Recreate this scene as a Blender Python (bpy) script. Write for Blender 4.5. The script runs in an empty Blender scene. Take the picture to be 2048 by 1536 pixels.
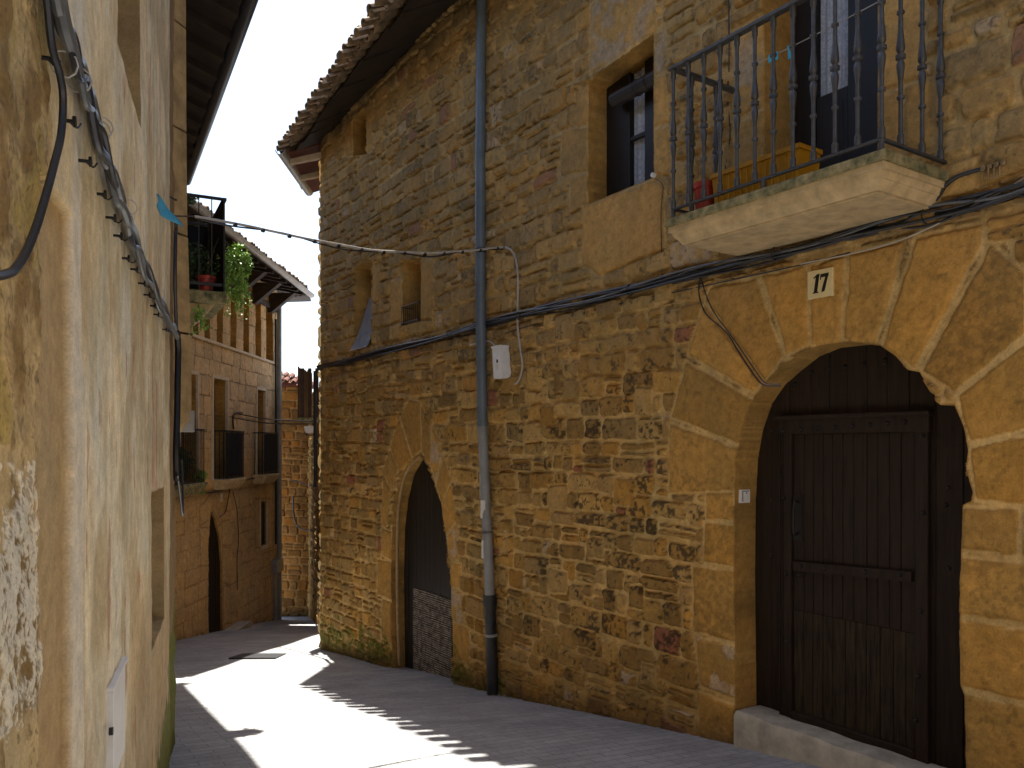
import bpy, math, random
import numpy as np
from mathutils import Vector, Matrix
sc = bpy.context.scene
COL = sc.collection
R = math.radians
# ------------------------------------------------------------------ camera, sky, sun, exposure
F, CX, HY = 1600.0, 1024.0, 890.0          # focal length, centre column and horizon row, in photo pixels
cd = bpy.data.cameras.new('camera'); cam = bpy.data.objects.new('camera', cd); COL.objects.link(cam)
cam.location = (0, 0, 0); cam.rotation_euler = (R(90), 0, 0)
cd.sensor_width = 36; cd.lens = 36 * F / 2048; cd.shift_y = (HY - 768) / 2048
cd.clip_start = .05; cd.clip_end = 900; sc.camera = cam
SUN = Vector((-.168, .452, 1.0)).normalized()
world = bpy.data.worlds.new('World'); sc.world = world; world.use_nodes = True
wn = world.node_tree; bg = wn.nodes['Background']
sky = wn.nodes.new('ShaderNodeTexSky'); sky.sky_type = 'NISHITA'; sky.sun_disc = False
sky.sun_elevation = math.asin(SUN.z); sky.sun_rotation = math.atan2(SUN.x, SUN.y)
sky.air_density = 1.0; sky.dust_density = 2.0; sky.ozone_density = 1.0
wn.links.new(sky.outputs[0], bg.inputs[0]); bg.inputs[1].default_value = .095
ld = bpy.data.lights.new('sun', 'SUN'); ld.energy = 5.0; ld.angle = R(.5); ld.color = (1, .94, .83)
sun = bpy.data.objects.new('sun', ld); COL.objects.link(sun)
sun.rotation_euler = SUN.to_track_quat('Z', 'Y').to_euler()
sc.view_settings.view_transform = 'Standard'; sc.view_settings.look = 'None'
sc.view_settings.exposure = 1.62; sc.view_settings.gamma = 1
sc.cycles.max_bounces = 10; sc.cycles.diffuse_bounces = 7; sc.cycles.use_denoising = True
sc.cycles.sample_clamp_indirect = 8

# ------------------------------------------------------------------ helpers
rnd = random.Random(7)
_T = {}
def vn(x, y, seed=0):
    if seed not in _T: _T[seed] = np.random.RandomState(seed + 11).rand(256, 256) * 2 - 1
    T = _T[seed]
    xi = np.floor(x).astype(np.int64); yi = np.floor(y).astype(np.int64)
    fx = x - xi; fy = y - yi; fx = fx * fx * (3 - 2 * fx); fy = fy * fy * (3 - 2 * fy)
    a = T[xi & 255, yi & 255]; b = T[(xi + 1) & 255, yi & 255]; c = T[xi & 255, (yi + 1) & 255]; d = T[(xi + 1) & 255, (yi + 1) & 255]
    return (a * (1 - fx) + b * fx) * (1 - fy) + (c * (1 - fx) + d * fx) * fy
def fbm(x, y, seed=0, oc=4):
    r = 0; a = .5
    for i in range(oc):
        r = r + a * vn(x * 2 ** i + 7.3 * i, y * 2 ** i - 3.1 * i, seed + i); a *= .5
    return r
def sst(a, b, x):
    t = np.clip((x - a) / (b - a), 0, 1); return t * t * (3 - 2 * t)
_GY = [-200, -12, -3, 0, 3, 6, 8.9, 13.3, 17.3, 22, 40, 300]; _GZ = [-1.0, -1.0, -1.3, -1.58, -1.88, -2.24, -2.76, -3.40, -4.02, -4.75, -6, -9]
def gz(y):
    s = 0
    for dy in (-.8, -.4, 0, .4, .8): s = s + np.interp(np.asarray(y, float) + dy, _GY, _GZ)
    return s / 5
class Plane:
    def __init__(s, P, d, n):
        s.P = np.array(P, float); s.d = np.array(d, float) / np.hypot(*d); s.n = np.array(n, float) / np.hypot(*n)
    def hit(s, px, py, h=0.):                      # where the photograph's pixel ray meets the wall (offset h)
        u = (px - CX) / F; v = (HY - py) / F
        Y = (h + s.P @ s.n) / (u * s.n[0] + s.n[1]); X = u * Y
        return ((X - s.P[0]) * s.d[0] + (Y - s.P[1]) * s.d[1], v * Y)
    def pos(s, a, z, h=0.):
        return Vector((s.P[0] + s.d[0] * a + s.n[0] * h, s.P[1] + s.d[1] * a + s.n[1] * h, z))
    def px(s, px, py, h=0., out=0.):
        a, z = s.hit(px, py, h); return s.pos(a, z, h + out)
def at(px, py, Y): return Vector(((px - CX) / F * Y, Y, (HY - py) / F * Y))

class MB:
    def __init__(s): s.v = []; s.f = []
    def add(s, vs, fs):
        b = len(s.v); s.v += [tuple(v) for v in vs]; s.f += [tuple(i + b for i in f) for f in fs]; return s
    def hexa(s, c): return s.add(c, [(0, 3, 2, 1), (4, 5, 6, 7), (0, 1, 5, 4), (1, 2, 6, 5), (2, 3, 7, 6), (3, 0, 4, 7)])
    def box(s, a, b):
        (x0, y0, z0), (x1, y1, z1) = a, b
        return s.hexa([(x0, y0, z0), (x1, y0, z0), (x1, y1, z0), (x0, y1, z0), (x0, y0, z1), (x1, y0, z1), (x1, y1, z1), (x0, y1, z1)])
    def pbox(s, pl, s0, s1, z0, z1, h0, h1, bev=0.):   # box on a wall plane
        if s0 > s1: s0, s1 = s1, s0
        if z0 > z1: z0, z1 = z1, z0
        if h0 > h1: h0, h1 = h1, h0
        if bev <= 0:
            return s.hexa([pl.pos(a, z, h) for z in (z0, z1) for a, h in ((s0, h0), (s1, h0), (s1, h1), (s0, h1))])
        b = bev; P = []
        for (z, i) in ((z0, b), (z0 + b, 0), (z1 - b, 0), (z1, b)):
            for (a, h) in ((s0 + i, h0 + b), (s0 + i + (b if not i else 0), h0 + i), (s1 - i - (b if not i else 0), h0 + i), (s1 - i, h0 + b), (s1 - i, h1 - b), (s1 - i - (b if not i else 0), h1 - i), (s0 + i + (b if not i else 0), h1 - i), (s0 + i, h1 - b)):
                P.append(pl.pos(a, z, h))
        fs = [tuple(range(7, -1, -1)), tuple(range(24, 32))]
        for k in range(3):
            for j in range(8): fs.append((k * 8 + j, k * 8 + (j + 1) % 8, k * 8 + 8 + (j + 1) % 8, k * 8 + 8 + j))
        return s.add(P, fs)
    def prism(s, pl, pts, h0, h1):                     # polygon in wall coordinates, extruded
        n = len(pts); vs = [pl.pos(a, z, h0) for a, z in pts] + [pl.pos(a, z, h1) for a, z in pts]
        return s.add(vs, [tuple(range(n - 1, -1, -1)), tuple(range(n, 2 * n))] + [(i, (i + 1) % n, n + (i + 1) % n, n + i) for i in range(n)])
    def tube(s, pts, r, n=7, smooth=3, caps=True):
        P = [Vector(p) for p in pts]
        if smooth and len(P) > 2:
            Q = []
            for i in range(len(P) - 1):
                p0 = P[max(i - 1, 0)]; p1 = P[i]; p2 = P[i + 1]; p3 = P[min(i + 2, len(P) - 1)]
                for k in range(smooth):
                    t = k / smooth
                    Q.append(.5 * ((2 * p1) + (p2 - p0) * t + (2 * p0 - 5 * p1 + 4 * p2 - p3) * t * t + (3 * p1 - p0 - 3 * p2 + p3) * t ** 3))
            Q.append(P[-1]); P = Q
        rs = r if isinstance(r, (list, tuple)) else [r] * len(P)
        if len(rs) != len(P): rs = list(np.interp(np.linspace(0, 1, len(P)), np.linspace(0, 1, len(rs)), rs))
        vs = []; T0 = None; up = None
        for i, p in enumerate(P):
            t = (P[min(i + 1, len(P) - 1)] - P[max(i - 1, 0)]).normalized()
            if up is None:
                up = Vector((0, 0, 1)) if abs(t.z) < .9 else Vector((1, 0, 0))
            a = t.cross(up).normalized(); b = a.cross(t).normalized(); up = b
            for k in range(n):
                w = 2 * math.pi * k / n; vs.append(p + a * math.cos(w) * rs[i] + b * math.sin(w) * rs[i])
        fs = [(i * n + k, i * n + (k + 1) % n, (i + 1) * n + (k + 1) % n, (i + 1) * n + k) for i in range(len(P) - 1) for k in range(n)]
        if caps: fs += [tuple(range(n - 1, -1, -1)), tuple(range((len(P) - 1) * n, len(P) * n))]
        return s.add(vs, fs)
    def lathe(s, prof, c, n=10):
        vs = []; c = Vector(c)
        for z, r in prof:
            for k in range(n):
                w = 2 * math.pi * k / n; vs.append(c + Vector((r * math.cos(w), r * math.sin(w), z)))
        m = len(prof)
        fs = [(i * n + k, i * n + (k + 1) % n, (i + 1) * n + (k + 1) % n, (i + 1) * n + k) for i in range(m - 1) for k in range(n)]
        fs += [tuple(range(n - 1, -1, -1)), tuple(range((m - 1) * n, m * n))]
        return s.add(vs, fs)
    def sheet(s, rows):
        m = len(rows); n = len(rows[0])
        return s.add([p for r in rows for p in r], [(i * n + j, i * n + j + 1, (i + 1) * n + j + 1, (i + 1) * n + j) for i in range(m - 1) for j in range(n - 1)])

def root_of(o):
    while o.parent: o = o.parent
    return o
def meta(o, label=None, cat=None, group=None, kind=None):
    if label: o['label'] = label
    if cat: o['category'] = cat
    if group: o['group'] = group
    if kind: o['kind'] = kind
    return o
def thing(name, loc, label, cat, group=None):
    o = bpy.data.objects.new(name, None); COL.objects.link(o); o.location = loc; o.empty_display_size = .2
    return meta(o, label, cat, group)
def ob(name, mb, mat, parent=None, label=None, cat=None, group=None, kind=None, smooth=30, at0=False):
    me = bpy.data.meshes.new(name)
    V = np.array(mb.v, float)
    if parent is not None: org = Vector(root_of(parent).location)
    elif at0: org = Vector((0, 0, 0))
    else: org = Vector((float(V[:, 0].mean()), float(V[:, 1].mean()), float(V[:, 2].min())))
    V = V - np.array(org)
    me.from_pydata(V.tolist(), [], mb.f); me.update()
    o = bpy.data.objects.new(name, me); COL.objects.link(o)
    if parent is not None: o.parent = parent
    else: o.location = org
    for m in (mat if isinstance(mat, list) else [mat]): me.materials.append(m)
    if smooth:
        me.polygons.foreach_set('use_smooth', [True] * len(me.polygons)); me.set_sharp_from_angle(angle=R(smooth))
    return meta(o, label, cat, group, kind)

# ------------------------------------------------------------------ materials
def newmat(name):
    m = bpy.data.materials.new(name); m.use_nodes = True; nt = m.node_tree
    return m, nt, nt.nodes['Principled BSDF'], nt.nodes.new('ShaderNodeTexCoord')
def noise(nt, tc, scale, det=5, rough=.6, stretch=None):
    n = nt.nodes.new('ShaderNodeTexNoise'); n.inputs['Scale'].default_value = scale; n.inputs['Detail'].default_value = det; n.inputs['Roughness'].default_value = rough
    if stretch:
        mp = nt.nodes.new('ShaderNodeMapping'); mp.inputs['Scale'].default_value = stretch
        nt.links.new(tc.outputs['Object'], mp.inputs[0]); nt.links.new(mp.outputs[0], n.inputs['Vector'])
    else: nt.links.new(tc.outputs['Object'], n.inputs['Vector'])
    return n
def ramp(nt, src, stops):
    r = nt.nodes.new('ShaderNodeValToRGB'); e = r.color_ramp.elements
    while len(e) < len(stops): e.new(.5)
    for el, (p, c) in zip(e, stops): el.position = p; el.color = (c, c, c, 1) if isinstance(c, (int, float)) else (*c, 1)
    nt.links.new(src, r.inputs[0]); return r
def mixc(nt, a, b, fac, mode='MIX'):
    m = nt.nodes.new('ShaderNodeMix'); m.data_type = 'RGBA'; m.blend_type = mode
    for sock, val in ((m.inputs[6], a), (m.inputs[7], b), (m.inputs[0], fac)):
        if hasattr(val, 'is_linked') or hasattr(val, 'links'): nt.links.new(val, sock)
        else: sock.default_value = val if isinstance(val, (int, float)) else (*val, 1)
    return m.outputs[2]
def bump(nt, b, src, strength, dist=.01):
    n = nt.nodes.new('ShaderNodeBump'); n.inputs['Strength'].default_value = strength; n.inputs['Distance'].default_value = dist
    nt.links.new(src, n.inputs['Height']); nt.links.new(n.outputs[0], b.inputs['Normal']); return n
def simple(name, col, rough=.6, metal=0., var=.15, vs=6., bs=60., bst=.2, stretch=None, spec=.5, col2=None):
    m, nt, b, tc = newmat(name)
    n = noise(nt, tc, vs, 6, .65, stretch)
    c2 = col2 or tuple(c * (1 - var) for c in col); c1 = tuple(min(1, c * (1 + var)) for c in col)
    r = ramp(nt, n.outputs[0], [(.35, c2), (.65, c1)])
    nt.links.new(r.outputs[0], b.inputs['Base Color'])
    b.inputs['Roughness'].default_value = rough; b.inputs['Metallic'].default_value = metal; b.inputs['Specular IOR Level'].default_value = spec
    if bst: n2 = noise(nt, tc, bs, 4, .6, stretch); bump(nt, b, n2.outputs[0], bst, .004)
    return m
def stone_mat(name, vs=14., amt=.35, bst=.5, fine=90.):
    m, nt, b, tc = newmat(name)
    a = nt.nodes.new('ShaderNodeVertexColor'); a.layer_name = 'col'
    n = noise(nt, tc, vs, 9, .72); r = ramp(nt, n.outputs[0], [(.28, 1 - amt), (.72, 1 + amt * .75)])
    c = mixc(nt, a.outputs[0], r.outputs[0], 1.0, 'MULTIPLY')
    n2 = noise(nt, tc, fine, 6, .7); r2 = ramp(nt, n2.outputs[0], [(.3, .80), (.7, 1.16)])
    c = mixc(nt, c, r2.outputs[0], 1.0, 'MULTIPLY')
    n4 = noise(nt, tc, 2.3, 3, .5); r4 = ramp(nt, n4.outputs[0], [(.3, (.86, .90, .95)), (.7, (1.12, 1.06, .98))])
    c = mixc(nt, c, r4.outputs[0], 1.0, 'MULTIPLY')
    nt.links.new(c, b.inputs['Base Color']); b.inputs['Roughness'].default_value = .93; b.inputs['Specular IOR Level'].default_value = .25
    n3 = noise(nt, tc, 38, 8, .75); bump(nt, b, n3.outputs[0], bst, .012)
    return m
M = {}
M['stone'] = stone_mat('sandstone_rubble')
M['plaster'] = stone_mat('old_plaster', 16., .26, .55, 130.)
M['wood'] = simple('dark_door_wood', (.021, .012, .0065), .7, var=.35, vs=5, bs=35, bst=.5, stretch=(9, 9, .6))
M['wood'].node_tree.nodes['Principled BSDF'].inputs['Specular IOR Level'].default_value = .25
M['wood2'] = simple('dusty_door_wood', (.036, .025, .014), .85, var=.45, vs=5, bs=35, bst=.6, stretch=(9, 9, .8), col2=(.014, .010, .006))
M['wood2'].node_tree.nodes['Principled BSDF'].inputs['Specular IOR Level'].default_value = .2
M['frame'] = simple('black_brown_frame_wood', (.009, .007, .006), .5, var=.3, vs=6, bs=40, bst=.3, stretch=(8, 8, 1))
M['beam'] = simple('eave_wood', (.030, .019, .012), .8, var=.4, vs=4, bs=30, bst=.6)
M['iron'] = simple('grey_painted_iron', (.065, .072, .085), .42, .25, var=.22, vs=18, bs=80, bst=.25, col2=(.05, .048, .045))
M['black'] = simple('black_iron', (.012, .012, .013), .5, .2, var=.3)
M['stud'] = simple('iron_stud', (.018, .017, .017), .5, .4, var=.3)
M['cable'] = simple('black_cable', (.018, .020, .026), .38, var=.3, vs=9, bst=.05)
M['gcable'] = simple('grey_cable', (.10, .105, .11), .33, var=.25, vs=9, bst=.05)
M['wcable'] = simple('pale_cable', (.42, .40, .36), .4, var=.15, vs=9, bst=.05)
M['pipe'] = simple('sky_tinted_pipe', (.11, .145, .18), .38, var=.18, vs=4, bs=40, bst=.08)  # bluish cast of the reflected sky put into the base colour
M['pipe2'] = simple('light_grey_pipe', (.24, .25, .25), .45, var=.18, vs=5, bs=40, bst=.1)
M['castiron'] = simple('dark_cast_iron', (.028, .030, .034), .45, .3, var=.3, vs=10, bs=60, bst=.3)
M['gutter'] = simple('grey_zinc_gutter', (.30, .29, .28), .5, .2, var=.2, vs=5)
M['dgutter'] = simple('dark_gutter', (.022, .024, .030), .45, .1, var=.25, vs=5)
M['white'] = simple('white_plastic', (.74, .74, .74), .45, var=.08, vs=9, bst=.05)
M['offwhite'] = simple('white_painted_metal', (.66, .63, .57), .5, var=.07, vs=6, bst=.05)
M['ceramic'] = simple('cream_tile', (.70, .60, .34), .3, var=.06, vs=14, bst=.04)
M['ink'] = simple('black_numerals', (.01, .01, .01), .4, var=.1)
M['slab'] = simple('balcony_concrete', (.50, .38, .21), .85, var=.22, vs=9, bs=50, bst=.25)
M['mossy'] = simple('mossy_slab_edge', (.24, .20, .10), .95, var=.4, vs=12, bs=50, bst=.6, col2=(.07, .075, .03))
M['stepstone'] = simple('doorstep_concrete', (.42, .38, .30), .9, var=.25, vs=6, bs=50, bst=.4)
M['yellow'] = simple('yellow_planter', (.46, .23, .006), .5, var=.2, vs=8, bst=.1)
M['red'] = simple('red_pot', (.38, .04, .02), .5, var=.2, vs=8, bst=.1)
M['blue'] = simple('blue_plastic', (.05, .30, .50), .5, var=.15, vs=12, bst=.1)
M['peg'] = simple('cyan_peg', (.03, .42, .55), .45, var=.1)
M['cloth'] = simple('black_shade_cloth', (.010, .011, .014), .9, var=.3)
M['leaf'] = simple('leaf', (.26, .42, .07), .55, var=.3, vs=9, bst=0, col2=(.10, .20, .03))
M['leaf'].node_tree.nodes['Principled BSDF'].inputs['Transmission Weight'].default_value = 0
M['darkleaf'] = simple('dark_leaf', (.035, .07, .018), .6, var=.4, vs=9, bst=0)
M['tile'] = simple('clay_roof_tile', (.25, .17, .095), .9, var=.3, vs=11, bs=50, bst=.5, col2=(.09, .065, .04))
M['redtile'] = simple('red_clay', (.12, .035, .018), .9, var=.2, vs=7, bs=50, bst=.3)
M['surround'] = simple('pale_window_surround', (.56, .47, .34), .85, var=.12, vs=8, bst=.2)
M['shutter'] = simple('brown_shutter', (.09, .035, .025), .6, var=.3, vs=6, bst=.2)
M['galv'] = simple('galvanised_mesh', (.40, .44, .52), .5, .4, var=.2)
M['rust'] = simple('rusty_slat_railing', (.055, .028, .020), .7, .1, var=.4, vs=10)
M['blind'] = simple('rolled_blind', (.030, .026, .026), .55, var=.3, vs=8, bst=.2)
M['grey_slat'] = simple('worn_slat_metal', (.50, .47, .42), .45, .3, var=.6, vs=16, bst=.2, col2=(.04, .03, .02))
def curtain_mat():
    m, nt, b, tc = newmat('net_curtain')
    n = noise(nt, tc, 30, 6, .8); r = ramp(nt, n.outputs[0], [(.38, (.42, .46, .52)), (.62, (.72, .76, .82))])
    nt.links.new(r.outputs[0], b.inputs['Base Color']); b.inputs['Roughness'].default_value = .9; return m
M['curtain'] = curtain_mat()
def glass_mat():
    m, nt, b, tc = newmat('window_glass')
    b.inputs['Base Color'].default_value = (1, 1, 1, 1); b.inputs['Roughness'].default_value = .03; b.inputs['Transmission Weight'].default_value = 1; b.inputs['IOR'].default_value = 1.1
    return m
M['glass'] = glass_mat()
def road_mat():
    m, nt, b, tc = newmat('concrete_paving')
    mp = nt.nodes.new('ShaderNodeMapping'); mp.inputs['Rotation'].default_value = (0, 0, R(-30)); nt.links.new(tc.outputs['Object'], mp.inputs[0])
    wv = nt.nodes.new('ShaderNodeTexNoise'); wv.inputs['Scale'].default_value = 1.3; nt.links.new(tc.outputs['Object'], wv.inputs[0])
    ad = nt.nodes.new('ShaderNodeMixRGB'); ad.blend_type = 'ADD'; ad.inputs[0].default_value = .06; nt.links.new(mp.outputs[0], ad.inputs[1]); nt.links.new(wv.outputs[1], ad.inputs[2])
    br = nt.nodes.new('ShaderNodeTexBrick'); nt.links.new(ad.outputs[0], br.inputs[0])
    br.inputs['Scale'].default_value = 1; br.inputs['Brick Width'].default_value = .30; br.inputs['Row Height'].default_value = .105
    br.inputs['Mortar Size'].default_value = .006; br.inputs['Mortar Smooth'].default_value = .6; br.inputs['Bias'].default_value = -.2
    br.inputs['Color1'].default_value = (.32, .325, .34, 1); br.inputs['Color2'].default_value = (.40, .405, .42, 1); br.inputs['Mortar'].default_value = (.24, .235, .24, 1)
    n = noise(nt, tc, 1.7, 8, .7); r = ramp(nt, n.outputs[0], [(.3, .74), (.7, 1.15)])
    c = mixc(nt, br.outputs[0], r.outputs[0], 1.0, 'MULTIPLY')
    n2 = noise(nt, tc, 26, 8, .75); r2 = ramp(nt, n2.outputs[0], [(.3, .78), (.7, 1.12)])
    c = mixc(nt, c, r2.outputs[0], 1.0, 'MULTIPLY')
    nt.links.new(c, b.inputs['Base Color']); b.inputs['Roughness'].default_value = .85
    mx = nt.nodes.new('ShaderNodeMath'); mx.operation = 'MULTIPLY_ADD'; nt.links.new(n2.outputs[0], mx.inputs[0]); mx.inputs[1].default_value = .5
    inv = nt.nodes.new('ShaderNodeMath'); inv.operation = 'SUBTRACT'; inv.inputs[0].default_value = 1; nt.links.new(br.outputs[1], inv.inputs[1]); nt.links.new(inv.outputs[0], mx.inputs[2])
    bump(nt, b, mx.outputs[0], .6, .006)
    return m
M['road'] = road_mat()

# ------------------------------------------------------------------ the planes of the street
PR = Plane((-3.18, 13.3), (.67, -1), (-1, -.67))                # long stone house, right; s = 0 at its far corner
PA = Plane((-2.589, 6.2), (.359, -1), (1, .359))                # plastered house, left; s = 0 at its far corner
PB = Plane((-2.589, 6.2), (-.5225, 1), (1, .5225))              # the same house past its corner
PC = Plane((-6.27, 13.2), (0, 1), (1, 0))                       # gallery house, down the street
PD = Plane((-6.6, 22.2), (1, 0), (0, -1))                       # wall that closes the view
PE = Plane((-5.62, 22.2), (.335, -1), (-1, -.335))

# ------------------------------------------------------------------ relief walls
def poly_sd(S, Z, poly, near=True):
    P = np.array(poly, float); n = len(P); best = np.full(S.shape, 1e9); bx = S.copy(); bz = Z.copy(); ins = np.zeros(S.shape, bool)
    for i in range(n):
        x0, y0 = P[i]; x1, y1 = P[(i + 1) % n]; dx, dy = x1 - x0, y1 - y0; L = dx * dx + dy * dy + 1e-12
        t = np.clip(((S - x0) * dx + (Z - y0) * dy) / L, 0, 1); qx = x0 + t * dx; qz = y0 + t * dy
        d = np.hypot(S - qx, Z - qz); m = d < best; best = np.where(m, d, best); bx = np.where(m, qx, bx); bz = np.where(m, qz, bz)
        c = ((y0 > Z) != (y1 > Z)); xx = x0 + (Z - y0) / (dy if abs(dy) > 1e-9 else 1e-9) * dx
        ins ^= c & (S < xx)
    return np.where(ins, best, -best), bx, bz
def rubble(S, Z, seed, h=(.12, .235), w=(.13, .50), gap=(.007, .018), wav=.03, jump=.14):
    rg = np.random.RandomState(seed)
    S2 = S + .012 * vn(S * 7, Z * 7, seed) + .009 * vn(S * 21, Z * 21, seed + 1)
    Z2 = Z + wav * vn(S * .9, Z * .5, seed + 2) + .009 * vn(S * 6, Z * 6, seed + 3) + .006 * vn(S * 22, Z * 22, seed + 5)
    z0 = Z.min() - .5; b = [z0]
    while b[-1] < Z.max() + .5: b.append(b[-1] + rg.uniform(*h) * (1.25 if rg.rand() < .15 else 1))
    b = np.array(b); k = np.clip(np.searchsorted(b, Z2) - 1, 0, len(b) - 2)
    D = np.zeros(S.shape); ID = np.zeros(S.shape, np.int64); cnt = 0; smin, smax = S.min() - .6, S.max() + .6
    for c in range(len(b) - 1):
        m = k == c
        if not m.any(): continue
        hh = b[c + 1] - b[c]; j = [smin + rg.uniform(0, .3)]
        while j[-1] < smax:
            ww = w[0] + (w[1] - w[0]) * rg.rand() ** 1.5
            j.append(j[-1] + max(ww, hh * .55))
        j = np.array(j); nn = len(j) - 1
        s_, z_ = S2[m], Z2[m]; i = np.clip(np.searchsorted(j, s_) - 1, 0, nn - 1)
        top = rg.uniform(-.018, .012, nn)[i]; bot = rg.uniform(-.012, .012, nn)[i]
        g = rg.uniform(gap[0], gap[1], nn)[i]; rr = rg.uniform(.015, .05, nn)[i]
        lo = np.full(len(s_), b[c]) + bot + g; hi = np.full(len(s_), b[c + 1]) + top - g; le = j[i] + g; ri = j[i + 1] - g
        iid = cnt + i * 2
        sp = (rg.rand(nn) < jump)[i] & (hh > .12); fr = lo + (hi - lo) * rg.uniform(.35, .65, nn)[i]
        up = sp & (z_ > fr); lo2 = np.where(up, fr + g * .8, lo); hi2 = np.where(sp & ~up, fr - g * .8, hi); iid = iid + up
        cx, cz = (le + ri) / 2, (lo2 + hi2) / 2; hx, hz = (ri - le) / 2, (hi2 - lo2) / 2
        rr = np.minimum(rr, np.minimum(hx, hz) * .8)
        tp = 1 - .12 * rg.uniform(-1, 1, nn)[i] * (z_ - cz) / np.maximum(hz, .02)
        qx = np.abs(s_ - cx) - (hx * np.clip(tp, .8, 1.0) - rr); qz = np.abs(z_ - cz) - (hz - rr)
        out = np.hypot(np.maximum(qx, 0), np.maximum(qz, 0)) + np.minimum(np.maximum(qx, qz), 0) - rr
        D[m] = -out; ID[m] = iid; cnt += 2 * nn + 2
    return D, ID
def quoins(pl, pts_list): return [[pl.hit(x, y) for x, y in q] for q in pts_list]
PAL = np.array([(.46, .275, .068), (.42, .255, .070), (.49, .310, .088), (.35, .215, .062), (.43, .285, .095), (.50, .278, .058), (.39, .250, .085), (.52, .340, .110)])
def field(name, pl, s, z, root, lay, blocks=(), holes=(), colour=None, mat='stone', mort=(.60, .415, .17), rel=(.022, .052), edge=.016, label=None, nbig=9999, jamb=(.38, .22, .062)):
    S, Z = np.meshgrid(np.asarray(s, float), np.asarray(z, float)); rg = np.random.RandomState(5)
    D, ID = lay(S, Z); big = np.zeros(S.shape, bool)
    ds = max(np.diff(s).max(), np.diff(z).max())
    W1 = .008 * vn(S * 9, Z * 9, 40) + .004 * vn(S * 30, Z * 30, 41)
    for bi, (poly, gp) in enumerate(blocks):
        P = np.array(poly); c = (S[0] > P[:, 0].min() - .08) & (S[0] < P[:, 0].max() + .08); r = (Z[:, 0] > P[:, 1].min() - .08) & (Z[:, 0] < P[:, 1].max() + .08)
        if not c.any() or not r.any(): continue
        ix = np.ix_(r, c); sd, _, _ = poly_sd(S[ix], Z[ix], poly); sd = sd + W1[ix]
        m = sd > -.001; d0 = D[ix]; i0 = ID[ix]; b0 = big[ix]
        D[ix] = np.where(m, sd - gp, np.minimum(d0, np.where(sd > -.06, -sd - (.020 if bi < nbig else .010), 9))); ID[ix] = np.where(m, 60000 + bi, i0); big[ix] = np.where(m, bi < nbig, b0)
    RT = rg.rand(70000, 6); q = RT[ID % 70000]
    core = sst(0, edge, D)
    relief = (rel[0] + (rel[1] - rel[0]) * q[..., 0]); relief = np.where(big, .014 + .010 * q[..., 0], relief)
    H = core * relief + .004 * vn(S * 14, Z * 14, 50) + core * .009 * vn(S * 8 + q[..., 1] * 50, Z * 8 + q[..., 2] * 50, 51) * np.where(big, .6, 1) + .0035 * vn(S * 45, Z * 45, 52) + .012 * vn(S * 1.2, Z * 1.2, 53)
    pi = (q[..., 3] * len(PAL)).astype(int) % len(PAL); C = PAL[pi] * np.array((1, .96, 1)) * (.64 + .38 * q[..., 4:5])
    cb = np.array((.49, .272, .066)) * (.80 + .36 * q[..., 4:5]) + np.array((.03, .0, -.01)) * (q[..., 5:6] - .5)
    C = np.where(big[..., None], cb, C)
    sm = sst(-.002, .004, D)[..., None]; mm = np.array(mort) * (1 + .10 * vn(S * 5, Z * 5, 60))[..., None]
    C = mm * (1 - sm) + C * sm
    if colour: C, H = colour(S, Z, C, H, D, ID, q, big)
    inside = np.zeros(S.shape, bool)
    for poly, depth in holes:
        P = np.array(poly); c = (S[0] > P[:, 0].min() - .05) & (S[0] < P[:, 0].max() + .05); r = (Z[:, 0] > P[:, 1].min() - .05) & (Z[:, 0] < P[:, 1].max() + .05)
        if not c.any() or not r.any(): continue
        ix = np.ix_(r, c); sd, bx, bz = poly_sd(S[ix], Z[ix], poly)
        sn = np.abs(sd) < .56 * ds
        S[ix] = np.where(sn, bx, S[ix]); Z[ix] = np.where(sn, bz, Z[ix])
        inn = (sd > 0) & ~sn
        h = H[ix]; h = np.where(sn, h * .6, h); H[ix] = np.where(inn, -depth, h)
        cc = C[ix]; jc = np.array(jamb) * (1 + .25 * vn(S[ix] * 4, Z[ix] * 4, 77) + .10 * vn(S[ix] * 3, Z[ix] * 40, 79))[..., None]; cc = np.where((inn | sn)[..., None], jc, cc); C[ix] = cc
    X = pl.P[0] + pl.d[0] * S + pl.n[0] * H; Y = pl.P[1] + pl.d[1] * S + pl.n[1] * H
    L = np.array(root_of(root).location)
    V = np.stack([X, Y, Z], -1).reshape(-1, 3) - L
    nr, nc = S.shape; a = (np.arange(nr - 1)[:, None] * nc + np.arange(nc - 1)[None]).ravel()
    flip = (pl.d[0] * pl.n[1] - pl.d[1] * pl.n[0]) > 0
    Q = np.stack([a, a + nc, a + nc + 1, a + 1] if flip else [a, a + 1, a + nc + 1, a + nc], -1).ravel().astype(np.int32); nf = len(a)
    me = bpy.data.meshes.new(name); me.vertices.add(nr * nc); me.vertices.foreach_set('co', V.astype(np.float32).ravel())
    me.loops.add(nf * 4); me.loops.foreach_set('vertex_index', Q); me.polygons.add(nf)
    me.polygons.foreach_set('loop_start', np.arange(nf, dtype=np.int32) * 4)
    me.update(calc_edges=True)
    ca = me.color_attributes.new('col', 'FLOAT_COLOR', 'POINT')
    ca.data.foreach_set('color', np.concatenate([np.clip(C, .004, 1), np.ones(S.shape + (1,))], -1).astype(np.float32).ravel())
    me.polygons.foreach_set('use_smooth', np.ones(nf, bool)); me.set_sharp_from_angle(angle=R(58))
    me.materials.append(M[mat]); o = bpy.data.objects.new(name, me); COL.objects.link(o); o.parent = root
    if label: o['label'] = label
    return o
def tone(C, k, col): return C * (1 - k[..., None]) + np.array(col) * k[..., None]

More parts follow.
